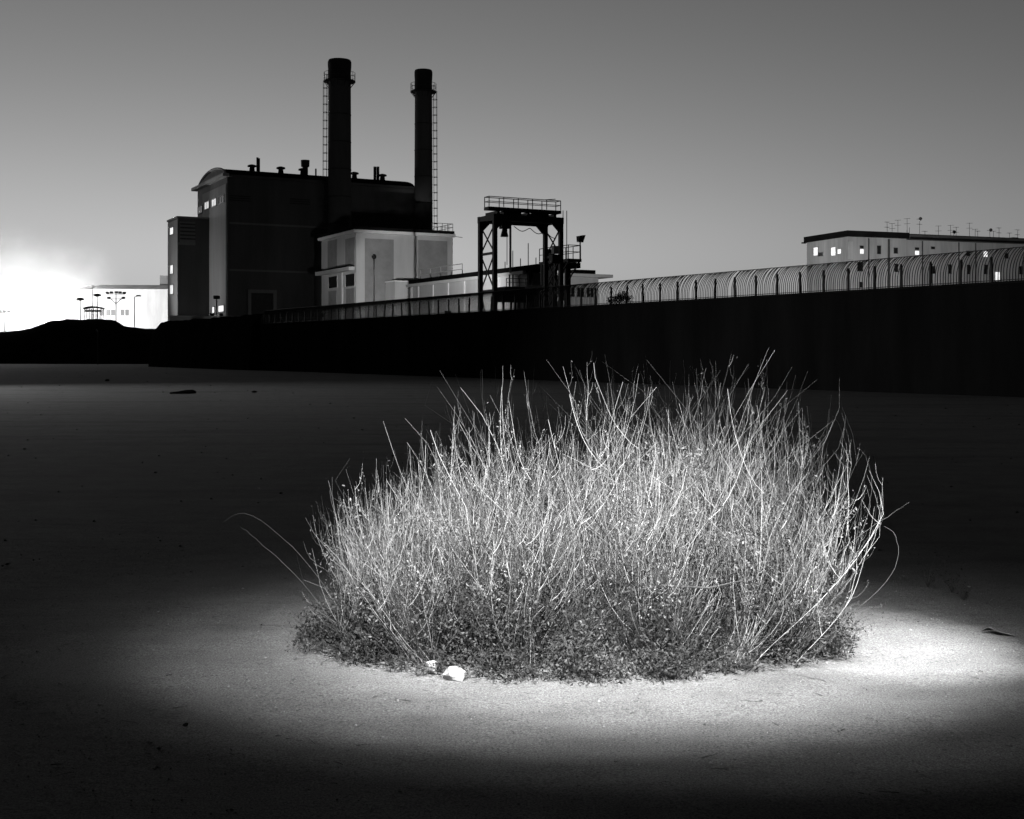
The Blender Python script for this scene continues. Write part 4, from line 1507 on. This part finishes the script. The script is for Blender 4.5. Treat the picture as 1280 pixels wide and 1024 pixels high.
n_ = 30000
px_ = r.uniform(-3.6, 3.6, n_)
py_ = 3.2 + 9 * r.random(n_) ** 1.6
sz = .0016 + .0045 * r.random(n_) ** 6
oc = np.array([(1, 0, 0), (-1, 0, 0), (0, 1, 0), (0, -1, 0), (0, 0, .7), (0, 0, -.7)])
rot = r.uniform(0, 2 * PI, n_)
cr, sr = np.cos(rot)[:, None], np.sin(rot)[:, None]
vx = oc[None, :, 0] * cr - oc[None, :, 1] * sr * .7
vy = oc[None, :, 0] * sr + oc[None, :, 1] * cr * .7
gz_ = 0.016 * np.sin(px_ * 1.7 + 1.1 * py_) * np.sin(py_ * 1.3 - 0.6 * px_)
V = np.stack([vx * sz[:, None] + px_[:, None], vy * sz[:, None] + py_[:, None], (oc[None, :, 2] + .4) * sz[:, None] + gz_[:, None] * (np.abs(px_) < 3)[:, None]], -1).reshape(-1, 3)
tri = np.array([(0, 2, 4), (2, 1, 4), (1, 3, 4), (3, 0, 4), (2, 0, 5), (1, 2, 5), (3, 1, 5), (0, 3, 5)])
T = (np.arange(n_)[:, None, None] * 6 + tri[None]).reshape(-1, 3)
o = np_mesh('gravel', V, None, M['pebble'], tris=T)
tag(o, 'fine loose gravel scattered over the bare ground', 'gravel', kind='stuff')


def rock(name, label, px, py, size, mt, seed, squash=(1, .8, .8), cat='stone', group=None, dz=0):
    Y = F * EYE / (py - HY)
    X = (px - CX) * Y / F
    r = np.random.default_rng(seed)
    mb = MB()
    mb.lathe([(max(.02, math.sin(PI * i / 7)), -math.cos(PI * i / 7)) for i in range(8)], 9)
    vs = np.array(mb.v)
    dirs = r.normal(size=(9, 3))
    dirs /= np.linalg.norm(dirs, axis=1)[:, None]
    for d in dirs:                                   # chop flat facets
        h = vs @ d
        lim = r.uniform(.55, .8)
        vs -= np.outer(np.clip(h - lim, 0, None), d)
    vs *= size * np.array(squash)
    mb.v = [tuple(q) for q in vs]
    o = mb.build(name, mt, loc=(X, Y, size * squash[2] * .62 + dz))
    return tag(o, label, cat, group)


rock('stone', 'white angular stone, the smaller upper one at the foot of the shrub', 540, 842, .046, M['stone'], 3, (.85, .8, 1.0), group='white stones at the foot of the shrub')
rock('stone', 'white flat-topped stone, the larger lower one at the foot of the shrub', 568, 850, .058, M['stone'], 8, (1.15, .8, .85), group='white stones at the foot of the shrub')

# dark log and scraps far out on the ground
p = at(229, 492.5, F * EYE / (492.5 - HY))
lg = MB().tube([(-.52, 0, .03), (-.2, .03, .05), (.1, 0, .08), (.38, -.04, .09), (.5, 0, .06)], [.03, .05, .08, .08, .04], 7).build('driftwood_log', M['earth'], smooth=True, loc=(p.x, p.y, 0))
tag(lg, 'dark driftwood log lying far out on the open ground', 'log')
for px, py, sz, lab in ((134, 476.5, .12, 'dark stone lying out on the open ground towards the mound'), (318, 491, .09, 'dark stone lying on the open ground between log and shrub'),
                        (232, 907, .012, 'black pebble lying in front of the pool of light')):
    rock('stone', lab, px, py, sz, M['earth'], int(px), (1.4, 1, .6))
Yp = F * EYE / (790 - HY)
pc = MB()
pc.add([(0, 0, .0), (.10, .02, .004), (.16, -.06, .0), (.20, -.16, .003), (.10, -.13, .02), (.03, -.07, .045), (.0, 0, .004), (.10, .02, .008), (.16, -.06, .004), (.20, -.16, .007), (.10, -.13, .024), (.03, -.07, .049)],
       [(0, 1, 5), (1, 2, 4, 5), (2, 3, 4), (6, 11, 7), (7, 11, 10, 8), (8, 10, 9), (0, 6, 7, 1), (1, 7, 8, 2), (2, 8, 9, 3), (3, 9, 10, 4), (4, 10, 11, 5), (5, 11, 6, 0)])
o = pc.build('cardboard_scrap', M['paper'], loc=((1226 - CX) * Yp / F, Yp, .004))
o.scale = (.75, .75, .75)
tag(o, 'crumpled pale scrap of cardboard on dark ground beside the hot spot', 'cardboard')

# dry weeds on the dark side of the hot spot
for i, (px, py, hgt) in enumerate(((1160, 735, .22), (1190, 742, .16), (1205, 752, .12))):
    Y = F * EYE / (py - HY)
    w = thing('dry_weed', ('tallest dry weed on dark ground beyond the hot spot', 'middle dry weed on dark ground beyond the hot spot', 'smallest dry weed on dark ground beyond the hot spot')[i], 'weed', ((px - CX) * Y / F, Y, 0), 0, 'dry weeds beyond the hot spot')
    rw_ = np.random.default_rng(70 + i)
    n_ = 16
    q = np.linspace(0, 1, 5)
    P = np.zeros((n_, 5, 3))
    d = rw_.normal(0, .5, (n_, 2))
    hh = hgt * (.5 + .6 * rw_.random(n_))
    P[:, :, 0] = d[:, :1] * hh[:, None] * q ** 1.4
    P[:, :, 1] = d[:, 1:] * hh[:, None] * q ** 1.4
    P[:, :, 2] = hh[:, None] * q
    V, Q = tubes(P, np.full(n_, .002), np.full(n_, .0008))
    o = np_mesh('stems', V, Q, M['litter'], w)
    o['kind'] = 'stuff'
    V, Q = leaves_at(P[:, 2:].reshape(-1, 3), .02, rw_)
    o = np_mesh('foliage', V, Q, M['leaf'], w)
    o['kind'] = 'stuff'

# loose twigs lying about on the ground
r = np.random.default_rng(91)
n_ = 260
tx, ty = r.uniform(-2.6, 3.0, n_), 4.4 + 4.5 * r.random(n_)
aa, ll = r.uniform(0, PI, n_), .02 + .09 * r.random(n_) ** 3
q = np.linspace(-.5, .5, 4)
P = np.zeros((n_, 4, 3))
P[:, :, 0] = tx[:, None] + np.cos(aa)[:, None] * ll[:, None] * q + r.normal(0, .003, (n_, 4))
P[:, :, 1] = ty[:, None] + np.sin(aa)[:, None] * ll[:, None] * q + r.normal(0, .003, (n_, 4))
P[:, :, 2] = 0.016 * np.sin(P[:, :, 0] * 1.7 + 1.1 * P[:, :, 1]) * np.sin(P[:, :, 1] * 1.3 - 0.6 * P[:, :, 0]) + .004
V, Q = tubes(P, r.uniform(.001, .0028, n_), np.full(n_, .001))
o = np_mesh('twig_litter', V, Q, M['litter'])
tag(o, 'broken dark twigs strewn over the lit ground', 'twigs', kind='stuff')

# clods and stones strewn over the open ground further out
r = np.random.default_rng(95)
n_ = 1500
cy = 9 * (110 / 9) ** r.random(n_)
cx_ = (r.random(n_) - .5) * cy * 1.0
sz = (.006 + .02 * r.random(n_) ** 4) * (cy / 14) ** .55
rot = r.uniform(0, 2 * PI, n_)
cr, sr = np.cos(rot)[:, None], np.sin(rot)[:, None]
jit = 1 + r.normal(0, .2, (n_, 6))
vx = (oc[None, :, 0] * cr - oc[None, :, 1] * sr * .7) * jit
vy = (oc[None, :, 0] * sr + oc[None, :, 1] * cr * .7) * jit
V = np.stack([vx * sz[:, None] + cx_[:, None], vy * sz[:, None] + cy[:, None], (oc[None, :, 2] * .8 + .3) * sz[:, None]], -1).reshape(-1, 3)
T = (np.arange(n_)[:, None, None] * 6 + tri[None]).reshape(-1, 3)
o = np_mesh('clods', V, None, M['litter'], tris=T)
tag(o, 'dark clods and stones strewn over the open ground', 'clods', kind='stuff')

# a few larger pebbles near the pool of light
r = np.random.default_rng(97)
n_ = 420
cx_, cy = r.uniform(-2.8, 3.2, n_), 4.2 + 5 * r.random(n_)
sz = .004 + .009 * r.random(n_) ** 3
rot = r.uniform(0, 2 * PI, n_)
cr, sr = np.cos(rot)[:, None], np.sin(rot)[:, None]
jit = 1 + r.normal(0, .2, (n_, 6))
vx = (oc[None, :, 0] * cr - oc[None, :, 1] * sr * .7) * jit
vy = (oc[None, :, 0] * sr + oc[None, :, 1] * cr * .7) * jit
g_ = 0.016 * np.sin(cx_ * 1.7 + 1.1 * cy) * np.sin(cy * 1.3 - 0.6 * cx_)
V = np.stack([vx * sz[:, None] + cx_[:, None], vy * sz[:, None] + cy[:, None], (oc[None, :, 2] * .8 + .25) * sz[:, None] + g_[:, None]], -1).reshape(-1, 3)
T = (np.arange(n_)[:, None, None] * 6 + tri[None]).reshape(-1, 3)
o = np_mesh('pebbles', V, None, M['pebble'], tris=T)
tag(o, 'small pebbles lying about on the lit ground', 'pebbles', kind='stuff')
